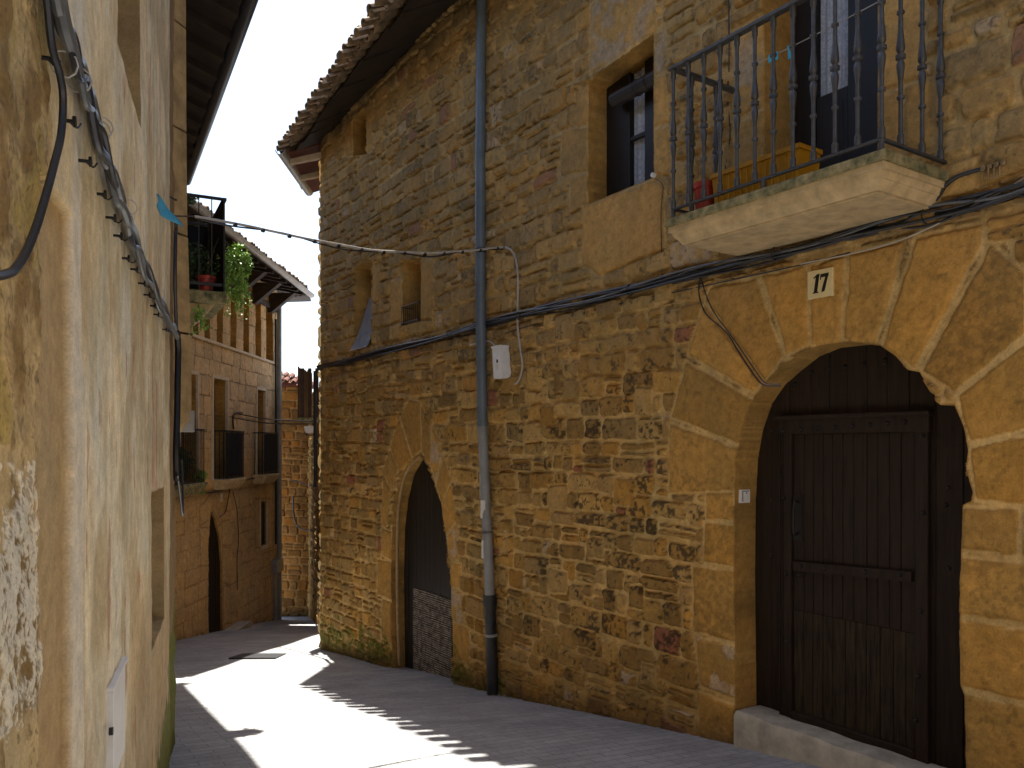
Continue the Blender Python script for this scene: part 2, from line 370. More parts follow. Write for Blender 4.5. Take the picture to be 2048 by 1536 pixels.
# ------------------------------------------------------------------ street
def build_ground():
    xs = np.concatenate([np.linspace(-250, -14, 14), np.arange(-12, 12.1, .5), np.linspace(14, 250, 14)])
    ys = np.concatenate([np.linspace(-200, -14, 10), np.arange(-12, 30, .3), np.linspace(31, 300, 20)])
    mb = MB(); rows = []
    for y in ys: rows.append([(x, y, float(gz(y)) + (.012 * float(vn(np.array(x * .7), np.array(y * .7), 3)) if abs(x) < 12 else 0)) for x in xs])
    mb.sheet(rows); o = ob('street', mb, M['road'], kind='structure', at0=True, smooth=80); return o
build_ground()

# ------------------------------------------------------------------ roofs
def tile_rows(mb, A, B, up, rows=4, step=.235, r=.085, L=.42, over=.07, seed=1, layers=2, lift=.0, pull=.0):
    g = random.Random(seed); A, B, up = Vector(A), Vector(B), Vector(up).normalized(); e = (B - A); ln = e.length; e.normalize(); nr = e.cross(up); nr = nr if nr.z > 0 else -nr
    n = int(ln / step)
    for i in range(n):
        for k in range(rows):
            for ly in range(layers if k == 0 else 1):
                for kind in (0, 1):
                    c0 = A + e * ((i + .5 * kind + g.uniform(-.08, .08)) * step) + up * (k * (L - .08) - over - (g.uniform(0, .10) if k == 0 else 0) + (.07 * ly) + (pull if kind and k == 0 else 0)) + nr * (lift + .035 * (kind == 0) + .05 * ly + g.uniform(-.012, .012))
                    tl = up * L + nr * (-.02); rr = r * g.uniform(.92, 1.08); sk = e * g.uniform(-.02, .02); vs = []; m = 6
                    for (c, q) in ((c0, 1.), (c0 + tl + sk, .85)):
                        for rad in (rr * q, (rr - .014) * q):
                            for a in range(m + 1):
                                w = math.pi * a / m; sg = 1 if kind == 0 else -1
                                vs.append(c + e * math.cos(w) * rad + nr * (math.sin(w) * rad * .8 * sg + (.05 if kind else 0)))
                    w_ = m + 1; fs = []
                    for a in range(m):
                        fs += [(a, a + 1, 2 * w_ + a + 1, 2 * w_ + a), (w_ + a, 3 * w_ + a, 3 * w_ + a + 1, w_ + a + 1), (a, w_ + a, w_ + a + 1, a + 1)]
                    mb.add(vs, fs)
def slab_between(mb, P, t=.03):       # P: 4 points of a sheet, thickened upward
    P = [Vector(p) for p in P]; mb.hexa(P + [p + Vector((0, 0, t)) for p in P])

# ================================================================== RIGHT HOUSE
HR = thing('stone_house', (-.5, 10.5, -3.0), 'long rubble stone house with arched doors, balcony and tiled eave on the right', 'house')
def hp(*pts): return [PR.hit(x, y) for x, y in pts]
door17 = hp((1472, 1560), (1470, 1300), (1468, 1150), (1470, 1000), (1474, 920), (1484, 860), (1502, 806), (1530, 765), (1562, 736), (1598, 708), (1640, 690), (1700, 683), (1758, 690), (1790, 712), (1815, 740), (1838, 744), (1862, 780), (1880, 810), (1908, 809), (1926, 850), (1936, 900), (1931, 935), (1945, 985), (1944, 1002), (1925, 1010), (1922, 1110), (1919, 1250), (1921, 1370), (1931, 1395), (1932, 1560), (1932, 1640), (1472, 1600))
pdoor = hp((788, 1420), (785, 1325), (783, 1150), (785, 1060), (791, 1000), (803, 950), (820, 920), (842, 905), (856, 930), (868, 960), (883, 1010), (893, 1080), (900, 1150), (904, 1250), (906, 1368), (908, 1450))
win = hp((1177, 408), (1177, 165), (1307, 68), (1308, 355))
balw = hp((1530, 420), (1530, -240), (1756, -420), (1756, 330))
slot1 = hp((706, 313), (706, 238), (733, 218), (733, 308))
slot2 = hp((713, 702), (712, 535), (745, 520), (745, 688))
slot3 = hp((806, 652), (805, 522), (841, 516), (842, 643))
holesR = [(door17, 1.2), (pdoor, 1.1), (win, 1.2), (balw, 1.5), (slot1, .25), (slot2, .22), (slot3, .25)]
BL = []
def blk(*pts, g=.006): BL.append((hp(*pts), g))
# ring of voussoirs over the door
for q in ([(1340, 985), (1342, 846), (1480, 898), (1473, 985)], [(1344, 834), (1372, 724), (1506, 798), (1481, 888)], [(1376, 710), (1408, 612), (1430, 600), (1527, 762), (1508, 786)],
          [(1410, 602), (1420, 575), (1512, 556), (1565, 712), (1530, 762)], [(1524, 552), (1610, 532), (1617, 690), (1574, 708)], [(1620, 530), (1690, 512), (1679, 684), (1624, 690)],
          [(1700, 508), (1812, 482), (1750, 686), (1686, 682)], [(1832, 476), (1966, 446), (1962, 490), (1828, 736), (1764, 692)], [(1980, 488), (2048, 545), (2048, 668), (1908, 784), (1844, 742)],
          [(2060, 545), (2120, 560), (2120, 640), (2060, 672)], [(2110, 640), (2110, 840), (1938, 886), (1916, 790)], [(2110, 862), (2110, 1010), (1950, 1000), (1937, 896)]):
    blk(*q, g=.004)
for q in ([(1926, 1012), (2036, 1020), (2034, 1112), (1922, 1100)], [(2046, 1020), (2130, 1030), (2130, 1120), (2042, 1112)], [(1921, 1112), (2130, 1142), (2130, 1262), (1918, 1228)],
          [(1918, 1238), (2130, 1274), (2130, 1420), (1922, 1372)], [(1926, 1386), (2130, 1432), (2130, 1640), (1932, 1600)],
          [(1414, 985), (1468, 985), (1468, 1040), (1414, 1038)], [(1410, 1045), (1468, 1050), (1468, 1132), (1408, 1124)], [(1386, 1132), (1468, 1142), (1470, 1284), (1388, 1262)],
          [(1392, 1272), (1470, 1294), (1472, 1400), (1402, 1372)], [(1398, 1382), (1472, 1410), (1474, 1520), (1398, 1480)]):
    blk(*q, g=.004)
# window surround, lintel, apron
for q in ([(1180, 150), (1182, 10), (1312, -110), (1314, 62)], [(1170, 172), (1176, 172), (1177, 250), (1152, 262), (1152, 186)], [(1124, 262), (1177, 252), (1177, 342), (1122, 352)], [(1142, 356), (1177, 346), (1177, 410), (1142, 432)],
          [(1168, 412), (1312, 360), (1330, 372), (1330, 500), (1200, 552), (1166, 530)], [(1310, 70), (1330, 60), (1332, 142), (1310, 152)], [(1310, 156), (1332, 146), (1340, 246), (1309, 256)], [(1310, 260), (1340, 250), (1342, 352), (1310, 352)],
          [(1470, 410), (1470, 250), (1528, 222), (1528, 390)], [(1468, 240), (1468, 60), (1528, 30), (1528, 212)], [(1758, 330), (1758, 190), (1806, 176), (1806, 330)], [(1758, 184), (1758, -20), (1850, -60), (1850, 162)], [(1812, 174), (1868, 156), (1866, 300), (1812, 320)]):
    blk(*q, g=.005)
# pointed arch
for q in ([(775, 1060), (765, 1050), (768, 952), (783, 985)], [(766, 944), (780, 900), (797, 940), (785, 978)], [(780, 895), (800, 840), (824, 918), (800, 945)], [(803, 835), (820, 798), (842, 806), (844, 900), (826, 916)],
          [(844, 808), (862, 850), (862, 930), (846, 902)], [(865, 852), (885, 905), (872, 965), (864, 930)], [(888, 912), (903, 960), (884, 1008), (874, 968)], [(904, 965), (914, 1040), (893, 1070), (885, 1012)],
          [(915, 1045), (918, 1120), (900, 1118), (894, 1075)], [(902, 1124), (922, 1128), (922, 1180), (902, 1172)], [(902, 1178), (925, 1185), (925, 1250), (904, 1240)], [(905, 1245), (938, 1258), (938, 1330), (906, 1310)],
          [(765, 1056), (784, 1064), (784, 1120), (765, 1112)], [(755, 1118), (784, 1126), (784, 1200), (755, 1190)], [(765, 1196), (784, 1205), (785, 1290), (765, 1275)],
          [(735, 222), (748, 216), (746, 300), (735, 305)], [(692, 245), (705, 240), (705, 310), (692, 314)], [(747, 530), (760, 530), (760, 600), (747, 610)], [(782, 560), (804, 556), (804, 640), (782, 650)], [(843, 520), (865, 520), (865, 640), (843, 640)]):
    blk(*q, g=.004)
NBIG = len(BL)
# odd taller stones that break the courses
rg = random.Random(21)
for i in range(230):
    a = rg.uniform(.3, 10.6); zz = rg.uniform(-3.1, 5.0); w_, h_ = rg.uniform(.16, .34), rg.uniform(.16, .27)
    poly = [(a, zz), (a + w_, zz + rg.uniform(-.03, .03)), (a + w_ + rg.uniform(-.04, .04), zz + h_), (a + rg.uniform(-.04, .04), zz + h_ + rg.uniform(-.03, .03))]
    cx, cz = a + w_ / 2, zz + h_ / 2
    if any(min(p[0] for p in B[0]) - .25 < cx < max(p[0] for p in B[0]) + .25 and min(p[1] for p in B[0]) - .2 < cz < max(p[1] for p in B[0]) + .2 for B in BL): continue
    BL.append((poly, .010))
def colR(S, Z, C, H, D, ID, q, big):
    Y = PR.P[1] + PR.d[1] * S; g = gz(Y); up = Z - g
    # small random blocks keep the rubble colours
    n1 = fbm(S * 1.5, Z * 1.5, 70); n2 = fbm(S * 7, Z * 7, 74); n3 = fbm(S * 34, Z * 34, 78, 5)
    red = (q[..., 5] > .98) & ~big; C = np.where((red & (D > .004))[..., None], np.array((.30, .12, .06)), C)
    pale = (q[..., 5] < .035) & (D > .004) & (n2 > 0); C = np.where(pale[..., None], np.array((.50, .36, .22)), C)
    # blackened lichen on stones left of the big door
    zone = np.exp(-((S - 7.9) / 1.1) ** 2 - ((Z + .75) / .85) ** 2) * 1.25 + .05
    k = sst(-.08, .26, n3 * 1.5 + n2 * .6 + (q[..., 1] < zone * .60) * .50 - .51) * (D > .002) * np.where(big, .35, 1)
    C = tone(C, k * .85, (.050, .034, .017))
    # upper storey a little greyer: cool sky light put into the colour
    C = tone(C, sst(.2, 2.2, Z) * .30, (.38, .31, .18))
    C = C * (1 + .14 * n1)[..., None]
    # uneven darker band just under the cables
    zc = np.interp(S, [0, 4, 8, 11], [1.18, 1.30, 1.42, 1.40]); C = tone(C, np.exp(-((Z - zc + .05) / .09) ** 2) * .55 * sst(-.5, .4, n2), (.10, .075, .045))
    # moss and damp at the foot, toward the far corner
    ms = sst(.0, .22, (.42 + .5 * n2) * np.interp(S, [0, 2.8, 5, 6, 7], [1.15, 1.1, .9, .35, .15]) - up) * sst(-.30, .1, n3 + .12)
    C = tone(C, ms * .85, (.095, .125, .010))
    C = tone(C, sst(.25, 0., up + .1 * n2) * .5, (.16, .10, .05))
    H = np.where(S < .22, H * .35 + (.22 - S) * -.02, H)
    return C, H
def sR_arr(a, b, f0, f1):
    o = [a]
    while o[-1] < b: o.append(o[-1] + f0 + (f1 - f0) * (o[-1] - a) / (b - a))
    return np.array(o)
layR = lambda S, Z: rubble(S, Z, 3)
field('wall', PR, sR_arr(0, 11.3, .0175, .0088), np.arange(-3.9, 5.62, .0112), HR, layR, BL, holesR, colR, nbig=NBIG)
field('wall', PR, np.arange(11.29, 20, .05), np.arange(-3.9, 5.62, .05), HR, layR, (), (), colR)
# hidden flank of the same house, past the corner
PF = Plane((-3.18, 13.3), (-.06, 1), (-1, -.06))
field('wall', PF, np.arange(0, 8, .05), np.arange(-5.2, 5.5, .05), HR, lambda S, Z: rubble(S, Z, 31), (), (), None)

# roof of the right house
E0, E1 = Vector((-3.64, 13.0, 4.80)), Vector((-1.14, 8.5, 4.86)); E2 = E1 + Vector((.67, -1, 0)) * 10.5
inw = Vector((1, .67, 0)).normalized()
roofR = bpy.data.objects.new('roof', None)
def strip_plane(mb, A, B, inward, rise, depth, t=.03, drop=0.):
    A, B = Vector(A), Vector(B); o = Vector(inward) * depth + Vector((0, 0, rise)); d = Vector((0, 0, -drop))
    slab_between(mb, [A + d, B + d, B + o + d, A + o + d], t)
mb = MB()
for A, B, iw in ((E0, E1, Vector((.874, .485, 0))), (E1, E2, inw)):
    e = (B - A); L = e.length; n = int(L / .42)
    for i in range(n):                 # boards of the eave, each a touch out of line
        j = rnd.uniform(-.03, .03); dz = rnd.uniform(-.022, .022); p = A + e * (i / n); r_ = A + e * ((i + .97) / n); o = Vector(iw) * 3.2 + Vector((0, 0, 1.75))
        st = Vector(iw) * (.13 + j) + Vector((0, 0, -.0 + dz))
        slab_between(mb, [p + st, r_ + st, r_ + o, p + o], .035)
E3 = Vector((-3.84, 15.3, 4.86)); o = Vector((3.2, 0, 1.75))
slab_between(mb, [E0 + Vector((.05, 0, -.03)), E0 + Vector((.0, 0, -.03)) + Vector((.0, .01, 0)) + Vector((.0, 0, 0)), E0 + Vector((2.2, 1.6, 1.5)), E0 + Vector((2.0, 1.2, 1.4))], .02)
ob_soff = ob('eave_boards', mb, M['beam'], HR, smooth=0)
mb = MB()
slab_between(mb, [E0 + Vector((.0, 0, -.05)), E3 + Vector((.0, 0, -.05)), E3 + Vector((2.6, 1.2, 1.3)), E0 + Vector((2.9, 1.6, 1.4))], .04)
ob('flank_eave', mb, M['redtile'], HR, smooth=0)
mb = MB()
for A, B, iw, sd in ((E0, E1, Vector((.874, .485, 0)), 3), (E1, E2, inw, 4)):
    tile_rows(mb, A + Vector((0, 0, .02)), B + Vector((0, 0, .02)), Vector(iw) * 3.2 + Vector((0, 0, 1.75)), rows=5, seed=sd, layers=2, step=.25, pull=.13, over=.10)
tile_rows(mb, E0 + Vector((0, .05, .02)), E3 + Vector((0, 0, .02)), Vector((1, .4, .5)), rows=4, seed=9, layers=2)
ob('roof_tiles', mb, M['tile'], HR, smooth=40)
mb = MB()
def gutter(mb, A, B, r=.07, n=8, t=.006):
    A, B = Vector(A), Vector(B); e = (B - A).normalized(); side = e.cross(Vector((0, 0, 1))).normalized(); rows = []
    for rad in (r, r - t):
        for c in (A, B): rows.append([c + side * math.cos(math.pi * k / n) * rad - Vector((0, 0, 1)) * math.sin(math.pi * k / n) * rad for k in range(n + 1)])
    w = n + 1; vs = [p for q in rows for p in q]; fs = []
    for k in range(n): fs += [(k, k + 1, w + k + 1, w + k), (2 * w + k, 3 * w + k, 3 * w + k + 1, 2 * w + k + 1), (k, 2 * w + k, 2 * w + k + 1, k + 1), (w + k, w + k + 1, 3 * w + k + 1, 3 * w + k)]
    mb.add(vs, fs)
gutter(mb, E0 + Vector((-.10, -.12, -.04)), E3 + Vector((-.04, 0, -.02)), .08)
ob('gutter', mb, M['gutter'], HR)
for k in range(2):
    t = k / 2.6 + .12; p = E0.lerp(E3, t); mb = MB(); q = p + Vector((.5, 0, .1)); d = Vector((0, .05, 0))
    mb.hexa([p + Vector((-.02, 0, -.14)), p + Vector((-.02, .08, -.14)), q + Vector((0, .08, -.14)), q + Vector((0, 0, -.14)), p + Vector((-.02, 0, -.06)), p + Vector((-.02, .08, -.06)), q + Vector((0, .08, -.04)), q + Vector((0, 0, -.04))])
    ob('rafter', mb, M['surround'], HR, smooth=0)

# --- door 17
def pd(x, y, h): a, z = PR.hit(x, y, h); return a, z
DR = bpy.data.objects.new('door', None); COL.objects.link(DR); DR.parent = HR
DR['label'] = 'big dark plank door with a wicket, under the round arch'
h0 = -.235
mb = MB()
aL, _ = pd(1500, 1000, h0); aR, _ = pd(1990, 1000, h0); _, zt = pd(1700, 640, h0); aL -= .12
x = aL; planks = []
while x < aR:
    w = rnd.uniform(.13, .19); mb.pbox(PR, x + .002, min(x + w, aR + .1) - .002, -2.6, zt + .25, h0 - .04 + rnd.uniform(-.003, .003), h0 + rnd.uniform(-.003, .003), .004); x += w
ob('door_leaf', mb, M['wood'], DR)
wl, wzt = pd(1560, 841, h0 + .03); wr, _ = pd(1858, 812, h0 + .03); _, wzb = pd(1560, 1445, h0 + .03); wzt2 = pd(1858, 812, h0 + .03)[1]
sh, sht = pd(1583, 880, h0 + .03)
il = pd(1584, 900, h0 + .03)[0]; ir = pd(1832, 900, h0 + .03)[0]; it = pd(1584, 868, h0 + .03)[1]
mb = MB()
mb.pbox(PR, wl, il, wzb, wzt, h0, h0 + .045, .006); mb.pbox(PR, ir, wr, wzb - .04, wzt, h0, h0 + .045, .006); mb.pbox(PR, wl - .01, wr + .01, it, wzt + .02, h0 + .001, h0 + .05, .006)
mb.pbox(PR, wl - .02, wr + .02, wzt + .002, wzt + .035, h0, h0 + .07, .006)
for off in (.012, .03): mb.pbox(PR, wl + off, wl + off + .008, wzb, wzt, h0 + .04, h0 + .056, .002)
ob('wicket_frame', mb, M['wood'], DR)
mb = MB(); x = il
_, zd = pd(1700, 1240, h0)
while x < ir - .01:
    w = min(rnd.uniform(.075, .10), ir - x); mb.pbox(PR, x + .0025, x + w - .0025, zd, it, h0 + .002, h0 + .016 + rnd.uniform(-.002, .002), .003); x += w
ob('wicket_panel', mb, M['wood'], DR)
mb = MB(); x = il
while x < ir - .01:
    w = min(rnd.uniform(.075, .10), ir - x); mb.pbox(PR, x + .003, x + w - .003, wzb, zd - .002, h0 + .002, h0 + .016 + rnd.uniform(-.002, .002), .003); x += w
ob('wicket_panel', mb, M['wood2'], DR, label='worn dusty lower boards of the wicket')
mb = MB(); zb = pd(1700, 1132, h0 + .04); a0, z0_ = pd(1587, 1131, h0 + .04); a1, z1_ = pd(1824, 1153, h0 + .04)
mb.prism(PR, [(a0, z0_ - .035), (a1, z1_ - .035), (a1, z1_ + .03), (a0, z0_ + .03)], h0 + .016, h0 + .05); ob('crossbar', mb, M['wood'], DR, smooth=0)
mb = MB(); mb.pbox(PR, il, ir, wzb, wzb + .12, h0 + .016, h0 + .055, .008); ob('bottom_board', mb, M['wood'], DR)
studs = [(1565 + 35 * i, 862 - 2.6 * i) for i in range(8)] + [(1590, 768), (1624, 745), (1658, 738), (1690, 734), (1728, 728), (1770, 720)] + [(1845, 872), (1846, 1026), (1842, 1222), (1836, 1352), (1832, 1440), (1897, 975), (1898, 1136), (1545, 1000), (1545, 1110), (1568, 995), (1572, 1148), (1573, 1282), (1546, 860), (1602, 1132), (1650, 1136), (1730, 1143), (1800, 1150), (1893, 1010), (1598, 1150)]
for i, (x, y) in enumerate(studs):
    hh = h0 + (.05 if 1560 < x < 1860 and y > 815 else 0.0); p = PR.px(x, y, hh); mb = MB(); n = Vector((*PR.n, 0)); d = Vector((*PR.d, 0)); zz = Vector((0, 0, 1)); vs = []
    for (rr, o) in ((.017, 0), (.015, .006), (.008, .014)):
        for k in range(8): w = k * math.pi / 4; vs.append(p + d * math.cos(w) * rr + zz * math.sin(w) * rr + n * o)
    mb.add(vs, [(i_ * 8 + k, i_ * 8 + (k + 1) % 8, i_ * 8 + 8 + (k + 1) % 8, i_ * 8 + 8 + k) for i_ in range(2) for k in range(8)] + [tuple(range(16, 24))]); ob('stud', mb, M['stud'], DR)
mb = MB(); p = PR.px(1597, 1005, h0 + .02); q = PR.px(1597, 1065, h0 + .02); n = Vector((*PR.n, 0)); mb.tube([p, p + n * .05, q + n * .055, q], .009, smooth=4); mb.pbox(PR, pd(1590, 1000, h0)[0], pd(1608, 1000, h0)[0], pd(1597, 1080, h0)[1], pd(1597, 990, h0)[1], h0 + .015, h0 + .022); ob('handle', mb, M['stud'], DR)

# doorstep
a0 = PR.hit(1478, 1430)[0]; a1 = PR.hit(1985, 1430)[0]; mb = MB(); zt = PR.hit(1480, 1424, .03)[1]
pts = []; N = 26; rows = []
for i in range(N + 1):
    a = a0 + (a1 - a0) * i / N; w = .006 * math.sin(i * 1.7) + rnd.uniform(-.004, .004); z = zt - .0 + .005 * math.sin(i * .9)
    rows.append([PR.pos(a, -2.7, .06 + w), PR.pos(a, z - .03, .055 + w), PR.pos(a, z, .03 + w), PR.pos(a, z, -.1), PR.pos(a, z - .01, -.30), PR.pos(a, -2.7, -.3)])
mb.sheet(rows); mb.add(rows[0], [(5, 4, 3, 2, 1, 0)]); mb.add(rows[-1], [(0, 1, 2, 3, 4, 5)])
ob('doorstep', mb, M['stepstone'], HR, smooth=50)

# --- pointed door
PDR = bpy.data.objects.new('door', None); COL.objects.link(PDR); PDR.parent = HR; PDR['label'] = 'narrow dark door in the pointed arch, grey metal slats at its foot'
hq = -.19; mb = MB(); a, _ = pd(770, 1100, hq); b, _ = pd(935, 1100, hq); x = a
while x < b: mb.pbox(PR, x, x + .118, -3.6, pd(843, 860, hq)[1], hq - .03, hq + rnd.uniform(-.003, .003), .004); x += .12
ob('door_leaf', mb, M['frame'], PDR)
mb = MB(); a, zt = pd(826, 1175, hq + .02); b, _ = pd(903, 1175, hq + .02); _, zb = pd(826, 1335, hq + .02); k = 0; z = zb - .1
while z < zt:
    for m_ in range(6):
        t0, t1 = a + (b - a) * m_ / 6, a + (b - a) * (m_ + 1) / 6; dz = .003 * math.sin(k * 1.3 + m_)
        mb.hexa([PR.pos(t0, z + dz, hq + .004), PR.pos(t1, z + dz, hq + .004), PR.pos(t1, z + .012 + dz, hq + .022), PR.pos(t0, z + .012 + dz, hq + .022), PR.pos(t0, z + .016 + dz, hq + .004), PR.pos(t1, z + .016 + dz, hq + .004), PR.pos(t1, z + .018 + dz, hq + .020), PR.pos(t0, z + .018 + dz, hq + .020)])
    z += .027; k += 1
ob('slat_panel', mb, M['grey_slat'], PDR, smooth=0)
# rolled mouldings on the far jamb of the pointed door
mb = MB()
for off, rr in ((-.05, .022), (-.11, .018)):
    pts = [PR.px(x, y, off, .0) + Vector((*PR.d, 0)) * (.012) for x, y in ((796 + off * -40, 1330), (794, 1200), (794, 1080), (797, 1010), (808, 955), (826, 925), (842, 912))]
    mb.tube(pts, rr, n=8, smooth=4)
ob('arch_moulding', mb, simple('dressed_sandstone', (.38, .25, .11), .9, var=.2, vs=12, bs=50, bst=.4), HR)

# --- window
WN = bpy.data.objects.new('window', None); COL.objects.link(WN); WN.parent = HR; WN['label'] = 'small upper window with a rolled blind and net curtain'
hw = -.24; wa, wb = pd(1222, 300, hw)[0], pd(1330, 300, hw)[0]; zb_, zt_ = pd(1240, 392, hw)[1] - .03, pd(1240, 60, hw)[1] + .1
ga, gb = pd(1262, 300, hw)[0], pd(1292, 300, hw)[0]
mb = MB(); wa -= .05; mb.pbox(PR, wa, ga, zb_, zt_, hw - .05, hw + .02, .005); mb.pbox(PR, gb, wb + .05, zb_, zt_, hw - .05, hw + .02, .005); mb.pbox(PR, ga, gb, zb_, zb_ + .06, hw - .04, hw + .015, .004)
zm = pd(1275, 273, hw)[1]; mb.pbox(PR, ga, gb, zm - .02, zm + .015, hw - .03, hw + .012, .004); ob('frame', mb, M['frame'], WN)
mb = MB(); mb.pbox(PR, ga - .005, gb + .005, zb_ + .03, zt_, hw - .022, hw - .018); ob('pane', mb, M['glass'], WN, smooth=0)
mb = MB(); rows = []
for i in range(25):
    t = i / 24; a = ga - .02 + (gb - ga + .04) * t; h = hw - .045 + .008 * math.sin(t * 26); rows.append([PR.pos(a, zb_ + .02, h), PR.pos(a, zt_, h)])
mb.sheet(rows); ob('curtain', mb, M['curtain'], WN, smooth=60)
mb = MB(); sa, sb = pd(1222, 180, -.1)[0], pd(1322, 180, -.1)[0]; rz = pd(1262, 178, -.1)[1]
mb.tube([PR.pos(sa, rz, -.13), PR.pos(sb, rz, -.13)], .062, n=14, smooth=0)
for k in range(9): w = 2 * math.pi * k / 9; mb.tube([PR.pos(sa, rz + .06 * math.sin(w), -.13 + .06 * math.cos(w)), PR.pos(sb, rz + .06 * math.sin(w), -.13 + .06 * math.cos(w))], .007, n=5, smooth=0)
for t in (.5, .72):
    a = sa + (sb - sa) * t; mb.tube([PR.pos(a, rz + .072 * math.sin(w), -.13 + .072 * math.cos(w)) for w in np.linspace(0, 2 * math.pi, 13)], .004, n=5, smooth=0)
ob('roller_blind', mb, M['blind'], None, 'dark slatted blind rolled up under the lintel of the small window', 'blind')
# --- balcony door
BD = bpy.data.objects.new('balcony_door', None); COL.objects.link(BD); BD.parent = HR; BD['label'] = 'dark balcony door with a net curtain behind the glass'
hb = -.36; a0, a1 = pd(1560, 200, hb)[0] - .1, pd(1800, 200, hb)[0]; g0, g1 = pd(1636, 100, hb)[0], pd(1700, 100, hb)[0]; zg = pd(1660, 188, hb)[1]
mb = MB(); mb.pbox(PR, a0, g0, 1.5, 4.6, hb - .05, hb + .03, .006); mb.pbox(PR, g1, a1 + .1, 1.5, 4.6, hb - .05, hb + .03, .006); mb.pbox(PR, g0, g1, 1.5, zg, hb - .04, hb + .02, .006)
mb.pbox(PR, g0 + .04, g1 - .04, 1.62, zg - .08, hb, hb + .026, .004); ob('door_leaf', mb, M['frame'], BD)
mb = MB(); mb.pbox(PR, g0, g1, zg, 4.5, hb - .012, hb - .008); ob('pane', mb, M['glass'], BD, smooth=0)
mb = MB(); rows = []
for i in range(33):
    t = i / 32; a = g0 - .02 + (g1 - g0 + .04) * t; h = hb - .04 + .009 * math.sin(t * 30) ; rows.append([PR.pos(a, zg - .02, h), PR.pos(a, 4.5, h)])
mb.sheet(rows); ob('curtain', mb, M['curtain'], BD, smooth=60)

# --- balcony
BA = bpy.data.objects.new('balcony', None); COL.objects.link(BA); BA.parent = HR
bs0, bs1, bz, be = 8.70, 10.36, 1.60, .70
mb = MB()
def frust(mb, a0, a1, e0, z0, b0, b1, e1, z1, n=10):   # slab course, outline a at z0 to outline b at z1
    mb.hexa([PR.pos(a0, z0, -.05), PR.pos(a1, z0, -.05), PR.pos(a1, z0, e0), PR.pos(a0, z0, e0), PR.pos(b0, z1, -.05), PR.pos(b1, z1, -.05), PR.pos(b1, z1, e1), PR.pos(b0, z1, e1)])
frust(mb, bs0 + .02, bs1 - .02, be - .02, bz - .095, bs0 + .02, bs1 - .02, be - .02, bz - .056)
frust(mb, bs0 + .05, bs1 - .05, be - .05, bz - .135, bs0 + .035, bs1 - .035, be - .035, bz - .094)
frust(mb, bs0 + .09, bs1 - .09, be - .09, bz - .185, bs0 + .055, bs1 - .055, be - .055, bz - .134)
mb.pbox(PR, bs0 + .11, bs1 - .11, bz - .195, bz - .184, -.05, be - .11, .003)
ob('slab', mb, M['slab'], BA, smooth=0)
mb = MB(); mb.pbox(PR, bs0, bs1, bz - .058, bz, -.05, be, .006); ob('slab_edge', mb, M['mossy'], BA)
prof = [(0, .019), (.055, .019), (.062, .013), (.075, .012), (.24, .0115), (.252, .013), (.258, .021), (.272, .021), (.278, .012), (.36, .013), (.43, .0215), (.455, .021), (.47, .014), (.476, .014), (.482, .027), (.502, .027), (.508, .015), (.516, .015), (.53, .0235), (.555, .023), (.64, .0135), (.72, .012), (.728, .013), (.734, .021), (.748, .021), (.754, .012), (.88, .0125), (.915, .014), (.922, .019), (.985, .019)]
L0 = Vector(HR.location); bal = None
pos = [(bs0 + .045 + i * (bs1 - bs0 - .09) / 11, be - .045) for i in range(12)] + [(bs1 - .045, .47), (bs1 - .045, .25), (bs1 - .045, .05), (bs0 + .045, .47), (bs0 + .045, .22)]
for a, e in pos:
    p = PR.pos(a, bz + .075, e)
    if bal is None:
        mb = MB(); mb.lathe(prof, (0, 0, 0), 12); me = bpy.data.meshes.new('baluster'); me.from_pydata(mb.v, [], mb.f); me.materials.append(M['iron']); me.polygons.foreach_set('use_smooth', [True] * len(me.polygons)); me.set_sharp_from_angle(angle=R(35))
        bal = bpy.data.objects.new('baluster', me); o = bal
    else: o = bal.copy()
    COL.objects.link(o); o.parent = BA; o.location = p - L0
def rails(z0, z1, wd, name):
    mb = MB(); e = be - .045
    mb.pbox(PR, bs0 + .045 - wd, bs1 - .045 + wd, z0, z1, e - wd, e + wd, .004)
    mb.pbox(PR, bs0 + .045 - wd, bs0 + .045 + wd, z0, z1, -.03, e - wd - .0005, .004); mb.pbox(PR, bs1 - .045 - wd, bs1 - .045 + wd, z0, z1, -.03, e - wd - .0005, .004); ob(name, mb, M['iron'], BA)
rails(bz + 1.055, bz + 1.078, .028, 'handrail'); rails(bz + .060, bz + .078, .014, 'bottom_rail')
for a, e in ((bs0 + .045, be - .045), (bs1 - .045, be - .045), ((bs0 + bs1) / 2, be - .045)): mb = MB(); mb.tube([PR.pos(a, bz - .01, e), PR.pos(a, bz + .065, e)], .016, n=8, smooth=0); ob('rail_foot', mb, M['iron'], BA)
# things on the balcony
def planter(name, s0, s1, h0, h1, z0, z1, mat, lab, ribs=True):
    mb = MB(); t = .012; k = .02
    def ring(z, o): return [PR.pos(s0 + o, z, h0 + o), PR.pos(s1 - o, z, h0 + o), PR.pos(s1 - o, z, h1 - o), PR.pos(s0 + o, z, h1 - o)]
    R_ = [ring(z0, k), ring(z1 - .03, 0), ring(z1 - .03, -.01), ring(z1, -.01), ring(z1, t), ring(z1 - .06, t + .004)]
    vs = [p for r in R_ for p in r]; fs = [(3, 2, 1, 0)]
    for i in range(5): fs += [(i * 4 + j, i * 4 + (j + 1) % 4, i * 4 + 4 + (j + 1) % 4, i * 4 + 4 + j) for j in range(4)]
    fs.append((20, 21, 22, 23)); mb.add(vs, fs)
    if ribs:
        n = int((s1 - s0) / .05)
        for i in range(1, n): a = s0 + (s1 - s0) * i / n; mb.pbox(PR, a - .004, a + .004, z0 + .02, z1 - .032, h1 - .014, h1 + .004)
    return ob(name, mb, mat, None, lab, 'planter' if ribs else 'flower pot', smooth=0)
